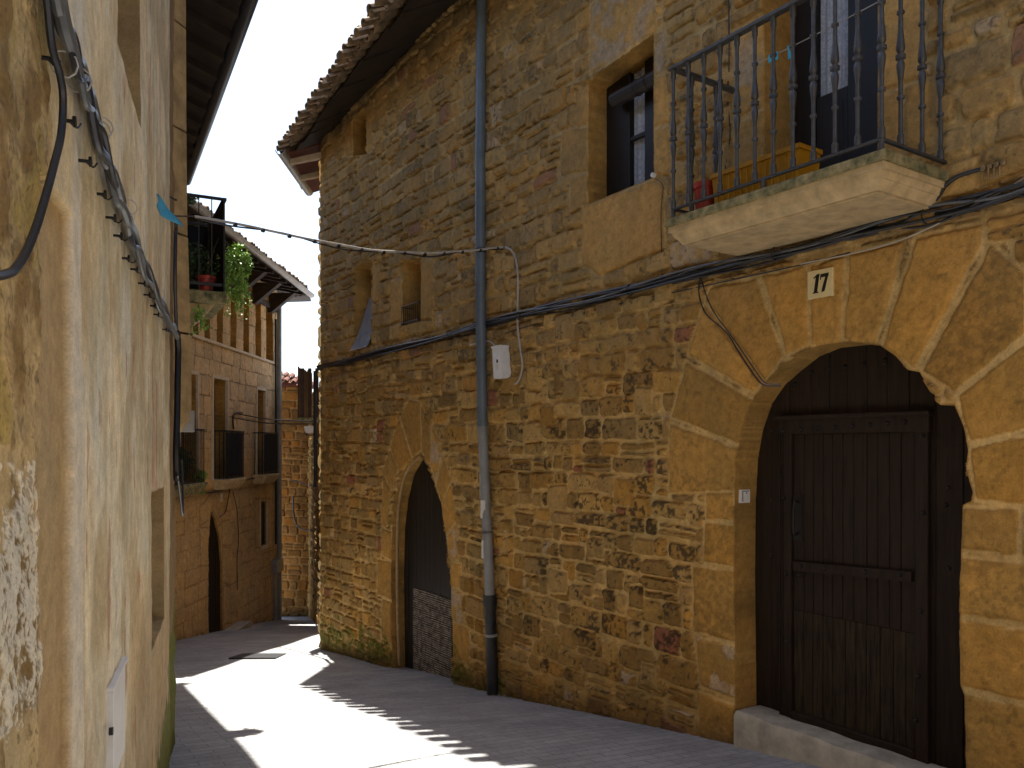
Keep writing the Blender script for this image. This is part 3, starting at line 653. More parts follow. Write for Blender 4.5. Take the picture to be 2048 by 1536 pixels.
pa = PR.hit(1424, 350, .46)[0]; pb = PR.hit(1598, 290, .46)[0]
planter('planter', pa, pb, .24, .46, bz, bz + .30, M['yellow'], 'long yellow plastic planter behind the balcony railing')
pc = pa - .09
mb = MB(); mb.lathe([(0, .06), (.24, .078), (.24, .086), (.28, .086), (.28, .074), (.24, .072)], PR.pos(pc - .03, bz, .40), 16); ob('flower_pot', mb, M['red'], None, 'small red pot beside the yellow planter on the balcony', 'flower pot')
l0, l1 = PR.px(1450, 158, .12), PR.px(1860, -52, .12)
mb = MB(); mb.tube([l0, l0.lerp(l1, .33) + Vector((0, 0, -.012)), l0.lerp(l1, .66) + Vector((0, 0, -.012)), l1], .0035, n=5); ob('clothesline', mb, M['wcable'], None, 'thin white washing line stretched across the balcony', 'washing line')
for i, (x, y, sx) in enumerate(((1539, 114, 1), (1556, 107, -1), (1577, 96, 1.6))):
    p = PR.px(x, y, .12, .004); mb = MB(); d = Vector((*PR.d, 0)); n = Vector((*PR.n, 0)); zz = Vector((0, 0, 1)); k = .055 * (1.5 if i == 2 else .8)
    for sg in (-1, 1): b_ = p + n * .004 * sg; mb.hexa([b_ + zz * .01 - d * .004, b_ + zz * .01 + d * .004, b_ + zz * .01 + d * .004 + n * .005, b_ + zz * .01 - d * .004 + n * .005, b_ - zz * k + d * (.012 * sx - .006 + .012 * sg), b_ - zz * k + d * (.012 * sx + .010 + .012 * sg), b_ - zz * k + d * (.012 * sx + .010 + .012 * sg) + n * .006, b_ - zz * k + d * (.012 * sx - .006 + .012 * sg) + n * .006])
    ob('clothes_peg', mb, M['peg'], None, ('leftmost small blue peg on the washing line', 'small blue peg just left of the largest peg on the washing line', 'largest blue peg, rightmost of three on the washing line')[i], 'clothes peg', 'blue pegs on the washing line', smooth=0)

# --- things fixed on the right wall
def wallcable(pts, r, mat, out=.03, **k):
    mb = MB(); mb.tube([PR.px(x, y, out) for x, y in pts], r, n=7, smooth=5, **k); return mb
CB = [(634, 738), (700, 722), (800, 696), (900, 668), (960, 652), (1040, 632), (1150, 607), (1260, 580), (1400, 545), (1550, 508), (1700, 470), (1850, 432), (1960, 405), (2060, 376), (2150, 352)]
bun = thing('cable_bundle', tuple(PR.pos(4, 1.0, .04)), 'thick bundle of black cables running along the stone wall above the doors', 'cable bundle')
for i in range(8):
    g = random.Random(i + 3); ph = g.uniform(0, 6); amp = g.uniform(.4, 1.1); r_ = (.014, .011, .009, .009, .012, .008, .007, .010)[i]; pts = []
    for j in range(29):
        t = j / 28 * (len(CB) - 1); i0 = min(int(t), len(CB) - 2); f = t - i0; x = CB[i0][0] * (1 - f) + CB[i0 + 1][0] * f; y = CB[i0][1] * (1 - f) + CB[i0 + 1][1] * f
        p = PR.px(x, y, .045 + .02 * math.sin(i * 2.4)); p.z += .024 * math.cos(i * 2.1) + amp * .028 * math.sin(t * (1.1 + .3 * i) + ph) - (.03 if i == 5 else 0) * abs(math.sin(t * 1.5)); pts.append(p)
    mb = MB(); mb.tube(pts, r_, n=6, smooth=3); ob('cable', mb, M['cable'] if i % 3 else M['gcable'] if i == 3 else M['cable'], bun)
for x, y in CB[1:-2:2]:
    c = PR.px(x, y, .045); mb = MB(); mb.tube([c + Vector((0, 0, 1)) * .045 * math.sin(w) + Vector((*PR.n, 0)) * .042 * math.cos(w) for w in np.linspace(0, 2 * math.pi, 11)], .005, n=5, smooth=0); ob('clip', mb, M['cable'], bun)
def wc(name, pts, r, mat, lab, cat='cable', out=.03, grp=None):
    mb = MB(); mb.tube([PR.px(x, y, out) for x, y in pts], r, n=6, smooth=5); return ob(name, mb, M[mat], None, lab, cat, grp)
wc('lower_cable', [(960, 690), (1030, 660), (1150, 630), (1250, 605), (1390, 576), (1500, 552), (1610, 528), (1700, 505)], .005, 'cable', 'thin black wire along the stones just below the thick cable bundle', out=.026)
wc('pale_wire', [(1600, 528), (1700, 508), (1790, 484), (1860, 455), (1930, 420), (2000, 385), (2060, 350), (2140, 305)], .005, 'wcable', 'thin pale wire sagging across the wall at right below the balcony', out=.035)
wc('door_wire', [(1400, 556), (1398, 588), (1412, 628), (1452, 664), (1478, 705), (1508, 750), (1528, 770), (1562, 772)], .0055, 'cable', 'black wire dropping from the bundle to the arch of the big door', out=.03)
wc('door_wire', [(1402, 556), (1412, 590), (1428, 625), (1455, 662), (1484, 702), (1514, 746), (1532, 766), (1562, 768)], .0045, 'cable', 'slightly straighter black wire beside the one hanging to the arch of the big door', out=.036)
wc('balcony_wire', [(1457, -60), (1458, 120), (1455, 190), (1460, 270), (1450, 340)], .005, 'cable', 'thin black wire running down the wall behind the balcony railing', out=.022)
wc('loop_cable', [(1800, 452), (1868, 402), (1892, 370), (1918, 352), (1962, 338)], .012, 'cable', 'short thick black cable looping up to the copper joint right of the balcony', out=.05)
mb = MB(); a_, z_ = PR.hit(1962, 338, .05)
for i in range(4): mb.pbox(PR, a_ + i * .035, a_ + .025 + i * .035, z_ - .012, z_ + .014, .035, .06, .003)
for i in range(3): mb.tube([PR.pos(a_ + .04 + i * .03, z_ - .01, .05), PR.pos(a_ + .04 + i * .03, z_ - .07, .05)], .006, n=6, smooth=0)
ob('cable_joint', mb, simple('copper_terminals', (.30, .22, .12), .4, .5, var=.3, vs=20), None, 'small brass cable joint on the wall right of the balcony', 'cable joint')
bell = MB(); p = PR.px(1310, 351, .01); n = Vector((*PR.n, 0)); bell.tube([p, p + n * .035], .020, n=12, smooth=0); bell.tube([p + n * .035, p + n * .045], [.017, .008], n=12, smooth=0)
ob('insulator', bell, M['white'], None, 'small round white insulator beside the upper window', 'insulator')
wc('bell_wire', [(1311, 358), (1326, 372), (1322, 420), (1323, 500), (1324, 555)], .0035, 'cable', 'thin black wire hanging from the white insulator by the window', out=.022)
# number plate
a0, z0 = PR.hit(1621, 600); a1, _ = PR.hit(1671, 560); z1 = PR.hit(1621, 545)[1]
NP = thing('house_number', tuple(PR.pos((a0 + a1) / 2, z0, .02)), 'cream tile with black number 17 above the arched door', 'house number')
mb = MB(); mb.pbox(PR, a0, a1, z0, z1, .005, .035, .003); ob('tile', mb, M['ceramic'], NP)
W_, H_ = a1 - a0, z1 - z0
def glyph(polys, nm):
    mb = MB()
    for P in polys: mb.prism(PR, [(a0 + W_ * x, z0 + H_ * y) for x, y in P], .0345, .0375)
    ob(nm, mb, M['ink'], NP, smooth=0)
glyph([[(.27, .20), (.40, .20), (.50, .84), (.41, .84), (.36, .78)], [(.22, .17), (.45, .17), (.455, .21), (.225, .21)], [(.26, .70), (.36, .74), (.385, .79), (.41, .84), (.25, .73)]], 'digit')
glyph([[(.55, .82), (.86, .82), (.845, .70), (.565, .70)], [(.515, .62), (.55, .62), (.58, .82), (.545, .82)], [(.74, .72), (.845, .70), (.86, .82), (.70, .20), (.58, .17), (.60, .30), (.68, .55)]], 'digit')
# bell switch
a0, z0 = PR.hit(1489, 1006, -.06); z1 = PR.hit(1489, 980, -.06)[1]
SW = thing('door_bell', tuple(PR.pos(a0, z0, -.05)), 'square white bell push on the left jamb of the arched door', 'door bell')
jd, jn = Vector((*PR.d, 0)), Vector((*PR.n, 0)); base = PR.pos(door17[2][0], (z0 + z1) / 2, -.085)
def jbox(mb, h0, h1, z0, z1, o0, o1):  # box on the jamb face, which looks along the wall
    c = [base + jn * h + Vector((0, 0, z)) + jd * o for z in (z0, z1) for (h, o) in ((h0, o0), (h1, o0), (h1, o1), (h0, o1))]; mb.hexa(c)
mb = MB(); jbox(mb, -.055, .045, -.05, .05, .004, .035); ob('housing', mb, M['white'], SW, smooth=0)
mb = MB(); jbox(mb, -.038, .026, -.034, .036, .034, .041); ob('button', mb, M['white'], SW, smooth=0)
mb = MB(); jbox(mb, -.042, .030, .036, .041, .034, .038); jbox(mb, .026, .031, -.038, .038, .034, .038); jbox(mb, -.012, -.002, .018, .03, .0405, .0425); ob('painted_shadow_gap', mb, M['ink'], SW, smooth=0)  # black strips painted in as shade beside the button, plus its small mark

# drainpipe
DP = thing('drainpipe', tuple(PR.px(986, 1395, .1)), 'tall grey drainpipe on the stone wall between the pointed door and the arched door', 'drainpipe')
o_ = .09
def seg(name, pts, r, mat):
    mb = MB(); mb.tube([PR.px(x, y, o_) for x, y in pts], r, n=18, smooth=0); ob(name, mb, M[mat], DP, smooth=50)
rr = .058
seg('upper_pipe', [(963, -60), (961, 300), (961, 600), (965, 852)], rr, 'pipe'); seg('middle_pipe', [(965, 850), (971, 1000), (977, 1120), (980, 1200)], rr * .97, 'pipe2'); seg('lower_pipe', [(979.5, 1198), (983, 1300), (986, 1402)], rr * 1.08, 'castiron')
seg('collar', [(979, 1190), (980, 1212)], rr * 1.32, 'castiron'); seg('collar', [(965, 842), (965.3, 853)], rr * 1.06, 'pipe')
seg('band', [(975, 1062), (975.3, 1067)], rr * 1.08, 'gcable'); seg('band', [(983, 1268), (983.2, 1273)], rr * 1.2, 'pipe2'); seg('band', [(961.5, 498), (961.6, 506)], rr * 1.08, 'cable')
for (x, y0, y1, w) in ((966.5, 1000, 1036, 1.), (968.5, 1080, 1116, 1.), (965, 948, 998, .35)):   # torn paper stickers round the pipe
    p0, p1 = PR.px(x + 5, y1, o_), PR.px(x + 5, y0, o_); vs = []; mb = MB(); n = 8
    for p in (p0, p1):
        for k in range(n + 1): th = math.pi * (.98 + (.50 * w) * k / n); vs.append(p + Vector((math.cos(th), math.sin(th), 0)) * (rr * 1.02))
    mb.add(vs, [(k, k + 1, n + 2 + k, n + 1 + k) for k in range(n)]); ob('sticker', mb, M['offwhite'], DP)
mb = MB(); c = PR.px(990, 1392, .07); g = random.Random(4)
for k in range(9): mb.lathe([(-.05, .05), (.0, .055), (.03, .035), (.04, .01)], c + Vector((g.uniform(-.06, .14), g.uniform(-.08, .04), g.uniform(-.03, .02))), 7)
ob('concrete_foot', mb, simple('foot_concrete', (.25, .21, .15), .95, var=.3, vs=14, bst=.6), DP)
# junction box
a0, z0 = PR.hit(998, 756); a1, z1 = PR.hit(1026, 694)
JB = thing('junction_box', tuple(PR.pos(a0, z0, .05)), 'tilted white junction box on the wall just right of the drainpipe', 'junction box')
def tb(mb, s0, s1, z0_, z1_, h0, h1, lean, bev=0):
    q = [PR.pos(a + lean * (z1_ - z) , z, h) for z in (z0_, z1_) for a, h in ((s0, h0), (s1, h0), (s1, h1), (s0, h1))]; mb.hexa(q)
a_c = (a0 + a1) / 2; w2 = .085; mb = MB(); tb(mb, a_c - w2, a_c + w2, z0 - .02, z1, .01, .125, .10); ob('housing', mb, M['white'], JB, smooth=0)
mb = MB(); tb(mb, a_c - w2 - .006, a_c + w2 + .006, z1 - .001, z1 + .02, .008, .132, .10); ob('lid', mb, M['white'], JB, smooth=0)
mb = MB(); zc = (z0 + z1) / 2; tb(mb, a_c - .02 + .025, a_c + .01 + .025, zc - .01, zc + .025, .1255, .1275, .10); ob('sticker', mb, M['ink'], JB, smooth=0)
mb = MB(); tb(mb, a_c - .03 + .025, a_c + .015 + .025, zc - .08, zc - .02, .1255, .127, .10); ob('sticker', mb, M['offwhite'], JB, smooth=0)
wc('meter_wire', [(940, 690), (975, 682), (988, 690), (993, 702)], .008, 'wcable', 'short grey cable entering the top of the junction box', out=.06)
mb = MB(); mb.tube([PR.px(x, y, .04) for x, y in ((1008, 494), (1022, 500), (1032, 520), (1036, 560), (1035, 620), (1036, 660), (1041, 700), (1045, 730), (1040, 755), (1031, 768), (1024, 760))], .0105, n=8, smooth=5)
ob('wall_conduit', mb, M['wcable'], None, 'pale grey cable looping from the hook down to the junction box', 'cable')

# cable across the street
XL, XR_ = Vector((-2.50, 6.3, 1.80)), PR.px(1008, 494, .05)
SP = thing('street_cable', tuple((XL + XR_) / 2), 'pair of cables strung across the street from the left house to the stone wall', 'cable')
def sag(t, k): p = XL.lerp(XR_, t); tgt = np.interp(t, [0, .12, .3, .5, .7, .85, 1], [0, -.03, -.10, -.155, -.135, -.075, 0]); p.z += tgt * k; return p
mb = MB(); mb.tube([sag(t, 1.0) for t in np.linspace(0, 1, 22)], .011, n=8, smooth=2); ob('cable', mb, M['wcable'], SP)
mb = MB(); mb.tube([sag(t, 1.09) + Vector((.0, .0, -.018 * math.sin(t * 20) - .006)) for t in np.linspace(0, 1, 30)], .007, n=8, smooth=2); ob('cable', mb, M['cable'], SP)
for t in np.linspace(.1, .97, 13): mb = MB(); c = sag(t, 1.02); e = (sag(t + .01, 1) - sag(t - .01, 1)).normalized(); mb.tube([c - e * .012 - Vector((0, 0, .008)), c + e * .012 - Vector((0, 0, .008))], .018, n=7, smooth=0); ob('clip', mb, M['cable'], SP)
mb = MB(); mb.tube([PR.px(1008, 494, -.02), PR.px(1008, 494, .07)], .008, n=6, smooth=0); mb.tube([PR.px(1028, 490, -.02), PR.px(1020, 494, .06)], .006, n=6, smooth=0); ob('hook', mb, M['stud'], SP)
# window guard sheet and iron basket in the slots
mb = MB(); rows = []; s2a, s2b = slot2[1][0], slot2[2][0]; zb_, zt_ = slot2[0][1], slot2[1][1]
for i in range(45):
    z = zb_ + (zt_ - zb_) * .62 * i / 44; t = i / 44; hh = .10 - .24 * t ** .7
    mb.tube([PR.pos(s2a + .30 * t * (s2b - s2a), z, hh + .0), PR.pos(s2b, z, hh)], .0045, n=4, smooth=0)
for i in range(15):
    f = i / 14; mb.tube([PR.pos((s2a + .30 * t * (s2b - s2a)) * (1 - f) + s2b * f, zb_ + (zt_ - zb_) * .62 * t, .10 - .24 * t ** .7) for t in np.linspace(0, 1, 8)], .003, n=4, smooth=0)
ob('mesh_guard', mb, M['galv'], None, 'bent sheet of grey wire mesh hanging out of the left slot window', 'mesh guard', smooth=0)
mb = MB(); c0, c1 = slot3[0][0], slot3[3][0]; zb_ = slot3[0][1] + .02; n_ = 8
for zz in (zb_, zb_ + .22): mb.tube([PR.pos(a, zz, h) for a, h in ((c0 + .02, -.15), (c0 + .02, .0), (c0 + .06, .04), (c1 - .06, .04), (c1 - .02, .0), (c1 - .02, -.15))], .007, n=5, smooth=2)
for i in range(n_ + 1): a = c0 + .03 + (c1 - c0 - .06) * i / n_; mb.tube([PR.pos(a, zb_, .035), PR.pos(a, zb_ + .22, .035)], .004, n=4, smooth=0)
for i in range(5): h = -.14 + .17 * i / 4; mb.tube([PR.pos(a, zb_, h) for a in (c0 + .03, c1 - .03)], .004, n=4, smooth=0)
ob('window_basket', mb, M['black'], None, 'small black iron basket at the foot of the right slot window', 'window basket')
# corner conduit, picket balcony and lamp at the far corner
CC = MB(); CC.tube([at(630, 742, 13.3), at(630, 850, 13.25), at(631, 940, 13.2), at(629, 975, 13.15)], .028, n=8, smooth=3); ob('corner_conduit', CC, M['black'], None, 'thick black conduit hanging down the far corner of the stone house', 'conduit')
PBL = bpy.data.objects.new('flank_balcony', None); COL.objects.link(PBL); PBL.parent = HR; PBL['label'] = 'small balcony with rusty pickets past the far corner'
y0, y1, x0 = 14.6, 15.5, -3.86
for i in range(9):
    t = i / 8; p = Vector((x0 - .03, y0 + (y1 - y0) * t, .50)); mb = MB(); mb.hexa([p + Vector(v) for v in ((-.012, -.035, 0), (.012, -.035, 0), (.012, .035, 0), (-.012, .035, 0), (-.012, -.035, .93 - .02 * (i % 3)), (.012, -.035, .93 - .02 * (i % 3)), (.012, .035, .9), (-.012, .035, .9))]); ob('picket', mb, M['rust'], PBL, smooth=0)
for i in range(5):
    p = Vector((x0 + .04 + .13 * i, y0, .50)); mb = MB(); mb.hexa([p + Vector(v) for v in ((-.03, -.012, 0), (.03, -.012, 0), (.03, .012, 0), (-.03, .012, 0), (-.03, -.012, .9), (.03, -.012, .9), (.03, .012, .9), (-.03, .012, .9))]); ob('picket', mb, M['rust'], PBL, smooth=0)
mb = MB(); mb.box((x0 - .05, y0 - .03, .42), (-3.2, y1 + .05, .50)); ob('slab', mb, M['mossy'], PBL, smooth=0)
LP = thing('wall_lamp', (-3.9, 14.3, -.1), 'small white wall lamp under the picket balcony at the far corner', 'lamp')
c = at(620, 858, 14.5); mb = MB(); mb.hexa([c + Vector(v) for v in ((-.07, -.06, -.07), (.07, -.06, -.07), (.07, .06, -.07), (-.07, .06, -.07), (-.09, -.08, .05), (.09, -.08, .05), (.09, .08, .05), (-.09, .08, .05))]); ob('lantern', mb, M['white'], LP, smooth=0)
mb = MB(); mb.tube([c + Vector((-.1, 0, -.05)), c + Vector((-.06, 0, -.11)), c + Vector((.08, 0, -.11)), c + Vector((.1, 0, -.2)), c + Vector((.55, 0, -.2))], .012, n=6, smooth=2); mb.lathe([(-.04, .02), (-.02, .045), (.02, .045), (.04, .02)], c + Vector((.12, 0, -.24)), 8); ob('bracket', mb, M['black'], LP)

# ================================================================== LEFT HOUSE
HL = thing('plaster_house', (-3.0, 6.0, -2.3), 'weathered ochre plaster house along the left edge with deep dark eaves', 'house')
sA = lambda x: PA.hit(x, 890)[0]
nicheL = [PA.hit(x, y) for x, y in ((303, 1302), (303, 985), (328, 975), (328, 1236))]
winU = [PA.hit(x, y) for x, y in ((236, 85), (236, -330), (280, -220), (280, 256))]
def colA(S, Z, C, H, D, ID, q, big):
    n0 = fbm(S * 1.1, Z * .9, 90); n1 = fbm(S * 3.2, Z * 2.2, 94); n2 = fbm(S * 9, Z * 7, 98); n3 = fbm(S * 34, Z * 30, 102)
    n4 = fbm(S * 14, Z * 1.3, 106); n5 = fbm(S * 75, Z * 60, 110, 5)
    s340, s165, s145, s100, s75 = sA(340), sA(165), sA(145), sA(104), sA(78)
    C = np.ones(S.shape + (3,)) * np.array((.76, .63, .39)); C = C * (1 + .20 * n1 + .20 * n4)[..., None]
    C = tone(C, sst(.0, .30, n1 * .7 + n4 * .5) * .75, (.88, .79, .58)); C = tone(C, sst(.10, .35, -n1 + .5 * n4) * .6, (.58, .42, .22))
    C = tone(C, sst(-.2, .5, n0 - (Z + .75) * .9) * .7 * (S > s340), (.42, .29, .145))            # damp brown foot of the plaster
    redm = sst(.10, .22, n2 * .5 + n4 * .8 - .06 + .5 * np.exp(-((S - 2.2) / .35) ** 2 - ((Z + .2) / .8) ** 2) - .22); C = tone(C, redm * .55, (.46, .20, .10))
    k = sst(-.02, .02, s340 - S); C = tone(C, k, (.30, .195, .09)); C = C * (1 + .25 * k * n2)[..., None]
    mossL = sst(0, .18, np.interp(S, [0, 1, 2, 2.6, 3.1], [1.2, .75, .45, .35, 0]) + .4 * n2 - (Z - gz(PA.P[1] + PA.d[1] * S)) ); C = tone(C, mossL * .85, (.11, .135, .010))
    lite = sst(s145 - .012, s145, S - 0) * 0
    k = sst(-.003, .003, S - s165 + .004 * n3) * sst(-.003, .003, s145 - S + .002 * n2); C = tone(C, k * .95 * (Z < 1.2), (.76, .69, .54))  # pale strip: light on the recess jamb put into the colour
    inn = sst(-.003, .003, S - s145 + .002 * n2) * sst(-.006, .006, s75 + .02 * n1 - S) * (Z < PA.hit(125, 402)[1] + .01 * n2)
    near = sst(-.01, .03, S - s100 + .03 * n2)
    C = tone(C, near * (1 - inn) * .85, (.60, .42, .18)); 
    Cn = near * (1 - inn); C = tone(C, Cn * sst(.0, .35, n2 * .9 + n1 * .5), (.30, .19, .07)); C = tone(C, Cn * sst(.12, .4, -n2 + n1 * .4) * (Z > 0) * .8, (.46, .33, .09))
    fl = Cn * sst(-.02, .04, n2 * .8 + n3 * .9 + n5 * 1.3 - .16 + .30 * np.exp(-((Z + .22) / .18) ** 2)) * (Z < -.03) * (Z > -.5) * (S > s75); C = tone(C, fl * .85, (.86, .78, .60))
    C = tone(C, inn * .92, (.46, .32, .15)); C = C * (1 + inn * .15 * n1)[..., None]
    ck = near * sst(.03, .0, np.abs(n2 + .1 * n3)) * .6; C = tone(C, ck, (.16, .10, .05))
    C = C * (1 + .10 * n3 + .22 * n5 * near)[..., None]
    pit = near * sst(.30, .42, n5) * .6; C = tone(C, pit, (.12, .075, .03))
    Hh = .010 * n1 + .004 * n2 + .0018 * n3
    Hh = Hh + Cn * (.012 * n2 + .005 * n3 + .0022 * n5 + fl * .0012) - inn * .022 - k * .0
    q2 = sst(-.01, .01, s340 - S); Hh = Hh + q2 * (.012 * n2 - .02)
    return C, Hh
layP = lambda S, Z: (np.ones(S.shape), np.zeros(S.shape, np.int64))
field('wall', PA, sR_arr(0, 4.10, .011, .008), np.arange(-2.75, 3.6, .0095), HL, layP, (), [(nicheL, .13), (winU, .28)], colA, 'plaster', jamb=(.36, .26, .13))
field('wall', PA, np.arange(4.095, 5.3, .0042), np.arange(-1.3, 1.5, .0042), HL, layP, (), (), colA, 'plaster')
field('wall', PA, np.arange(4.095, 5.3, .04), np.arange(-2.75, -1.29, .04), HL, layP, (), (), colA, 'plaster')
field('wall', PA, np.arange(4.095, 5.3, .04), np.arange(1.49, 3.6, .04), HL, layP, (), (), colA, 'plaster')
field('wall', PA, sR_arr(0, 5.3, .06, .06), np.arange(3.59, 5.0, .06), HL, layP, (), (), colA, 'plaster')
field('wall', PA, np.arange(5.29, 6.45, .05), np.arange(-2.75, 5.0, .05), HL, layP, (), (), colA, 'plaster')
eA = PA.pos(6.4, 0, 0)
PG = Plane((eA.x, eA.y), (-.25, -1), (1, -.25)); field('wall', PG, np.arange(0, 12, .08), np.arange(-2.75, 5.0, .08), HL, layP, (), (), lambda S, Z, C, H, D, ID, q, big: (np.ones(S.shape + (3,)) * np.array((.52, .40, .25)) * (1 + .3 * fbm(S * 2, Z * 2, 5))[..., None], .02 * fbm(S * 3, Z * 3, 6)), 'plaster')
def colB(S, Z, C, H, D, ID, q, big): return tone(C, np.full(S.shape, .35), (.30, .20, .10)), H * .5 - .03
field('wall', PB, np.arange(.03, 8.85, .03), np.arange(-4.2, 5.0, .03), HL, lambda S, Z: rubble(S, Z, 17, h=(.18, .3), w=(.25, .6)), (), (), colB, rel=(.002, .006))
P_skyblock = Plane((-4, -8.5), (1, 0), (0, 1)); field('wall', P_skyblock, np.arange(0, 16, .1), np.arange(-1.6, 7.5, .1), HL, layP, (), (), lambda S, Z, C, H, D, ID, q, big: (np.ones(S.shape + (3,)) * np.array((.34, .25, .14)) * (1 + .3 * fbm(S * 2, Z * 2, 5))[..., None], .02 * fbm(S * 3, Z * 3, 6)), 'plaster')  # unseen end wall added behind the camera to cut skylight
# stone pier that thickens the corner above the street
mb = MB(); c0 = PA.pos(0, 0, 0)
def quad_pillar(mb, z0, z1, px0, px1, Yf):
    A0, A1 = PA.pos(.28, 0, -.02), PA.pos(0, 0, 0)
    xr0, xr1 = (px0 - CX) / F * Yf, (px1 - CX) / F * Yf
    mb.hexa([(A0.x - .05, 5.94, z0), (xr0, 6.15, z0), (xr0 * 1.05 - .06, 6.45, z0), (A0.x - .5, 6.5, z0), (A0.x - .05, 5.94, z1), (xr1, 6.15, z1), (xr1 * 1.05 - .06, 6.45, z1), (A0.x - .5, 6.5, z1)])
zz = [(.30, .20 + .0), (.20, .85), (.86, 1.60), (1.61, 2.4), (2.41, 3.2), (3.21, 4.1)]
pxs = [(372, 383), (383, 383), (381, 376), (375, 373), (373, 372), (372, 371)]
quad_pillar(mb, .10, .20, 366, 383, 6.15)
for (z0, z1), (p0, p1) in zip(zz[1:], pxs[1:]): quad_pillar(mb, z0, z1 - .008, p0, p1, 6.15)
ob('corner_pier', mb, simple('brown_pier_stone', (.40, .27, .12), .92, var=.3, vs=7, bs=40, bst=.7), HL, smooth=0)
# roof: eave line A then B
eB0, eB1 = Vector((-1.79, 6.2, 4.12)), Vector((-5.21, 12.75, 4.12)); eA0 = Vector((-1.79 + .359 * 8.2, -2.0, 4.12))
inB = Vector((-.8863, -.463, 0)); inA = Vector((-.941, -.338, 0))
mb = MB()
for A, B, iw in ((eA0, eB0, inA), (eB0, eB1, inB)): slab_between(mb, [A + Vector((0, 0, .05)), B + Vector((0, 0, .05)), B + iw * 3.5 + Vector((0, 0, 1.2)), A + iw * 3.5 + Vector((0, 0, 1.2))], .05)
mb.hexa([eB0 + Vector((0, 0, .05)), eB0 + inA * 3.5 + Vector((0, 0, 1.2)), eB0 + inA * 3.5 + inB * .5 + Vector((0, 0, 1.25)), eB0 + inB * 3.5 + Vector((0, 0, 1.2))] + [eB0 + Vector((0, 0, .1)), eB0 + inA * 3.5 + Vector((0, 0, 1.25)), eB0 + inA * 3.5 + inB * .5 + Vector((0, 0, 1.3)), eB0 + inB * 3.5 + Vector((0, 0, 1.25))])
ob('eave_boards', mb, M['beam'], HL, smooth=0)
n = 15
for i in range(n):
    p = eB0.lerp(eB1, (i + .5) / n); e = (eB1 - eB0).normalized() * .05; q = p + inB * 1.1 + Vector((0, 0, .36)); mb = MB(); dz = Vector((0, 0, .085))
    a_ = p + inB * .06 + Vector((0, 0, -.01)); mb.hexa([a_ - e, a_ + e, q + e, q - e, a_ - e + dz, a_ + e + dz, q + e + dz, q - e + dz]); ob('rafter', mb, M['beam'], HL, smooth=0)
mb = MB(); gutter(mb, eA0 + Vector((.02, 0, .09)), eB0 + Vector((.02, 0, .09)), .075); gutter(mb, eB0 + Vector((.02, 0, .09)), eB1 + Vector((.02, .0, .09)), .075); ob('gutter', mb, M['dgutter'], HL)
mb = MB(); tile_rows(mb, eB0 + Vector((0, 0, .14)), eB1 + Vector((0, 0, .14)), inB * 3.5 + Vector((0, 0, 1.15)), rows=3, seed=5, layers=1, over=-.02); tile_rows(mb, eA0 + Vector((0, 0, .14)), eB0 + Vector((0, 0, .14)), inA * 3.5 + Vector((0, 0, 1.15)), rows=2, seed=6, layers=1, over=-.02); ob('roof_tiles', mb, M['tile'], HL, smooth=40)
# balcony of the left house with its plants
LB = bpy.data.objects.new('balcony', None); COL.objects.link(LB); LB.parent = HL; LB['label'] = 'dark caged balcony with plants, seen past the corner'
q0 = PB.hit(300, 700)[0]
def bp(a, z, h): return PB.pos(a, z, h)
b0, b1, be2 = 1.715, 2.82, .60; zB = 1.53; zT = 2.47
mb = MB(); mb.pbox(PB, b0, b1, zB - .12, zB, -.05, be2, .01); ob('slab', mb, M['mossy'], LB)
mb = MB(); mb.hexa([bp(b0 + .1, zB - .40, -.05), bp(b1 - .1, zB - .40, -.05), bp(b1 - .1, zB - .40, .22), bp(b0 + .1, zB - .40, .22), bp(b0 + .1, zB - .12, -.05), bp(b1 - .1, zB - .12, -.05), bp(b1 - .1, zB - .12, be2 - .1), bp(b0 + .1, zB - .12, be2 - .1)]); ob('corbel', mb, M['slab'], LB, smooth=0)
for (q_) in ((b0, b1, zT - .03, zT, be2 - .04, be2), (b0, b0 + .03, zT - .029, zT - .001, 0, be2 - .041), (b1 - .03, b1, zT - .029, zT - .001, 0, be2 - .041), (b0, b0 + .03, zB + .05, zB + .08, 0, be2 - .041)): mb = MB(); mb.pbox(PB, *q_, .003); ob('handrail', mb, M['black'], LB)
for i in range(5): mb = MB(); h = .10 + (be2 - .12) * i / 4; mb.pbox(PB, b0 + .010, b0 + .020, zB, zT - .03, h - .005, h + .005); ob('bar', mb, M['black'], LB, smooth=0)
for (q_) in ((b0, b1, zB + .01, zT - .032, be2 - .034, be2 - .026), (b1 - .01, b1 - .004, zB + .01, zT - .04, .0, be2 - .05)): mb = MB(); mb.pbox(PB, *q_); ob('shade_cloth', mb, M['cloth'], LB, smooth=0)
mb = MB(); mb.lathe([(0, .06), (.13, .09), (.13, .10), (.16, .10), (.16, .085)], PB.pos(b0 + .14, zB, .42), 14); ob('flower_pot', mb, M['red'], None, 'red plastic pot inside the caged balcony', 'flower pot')
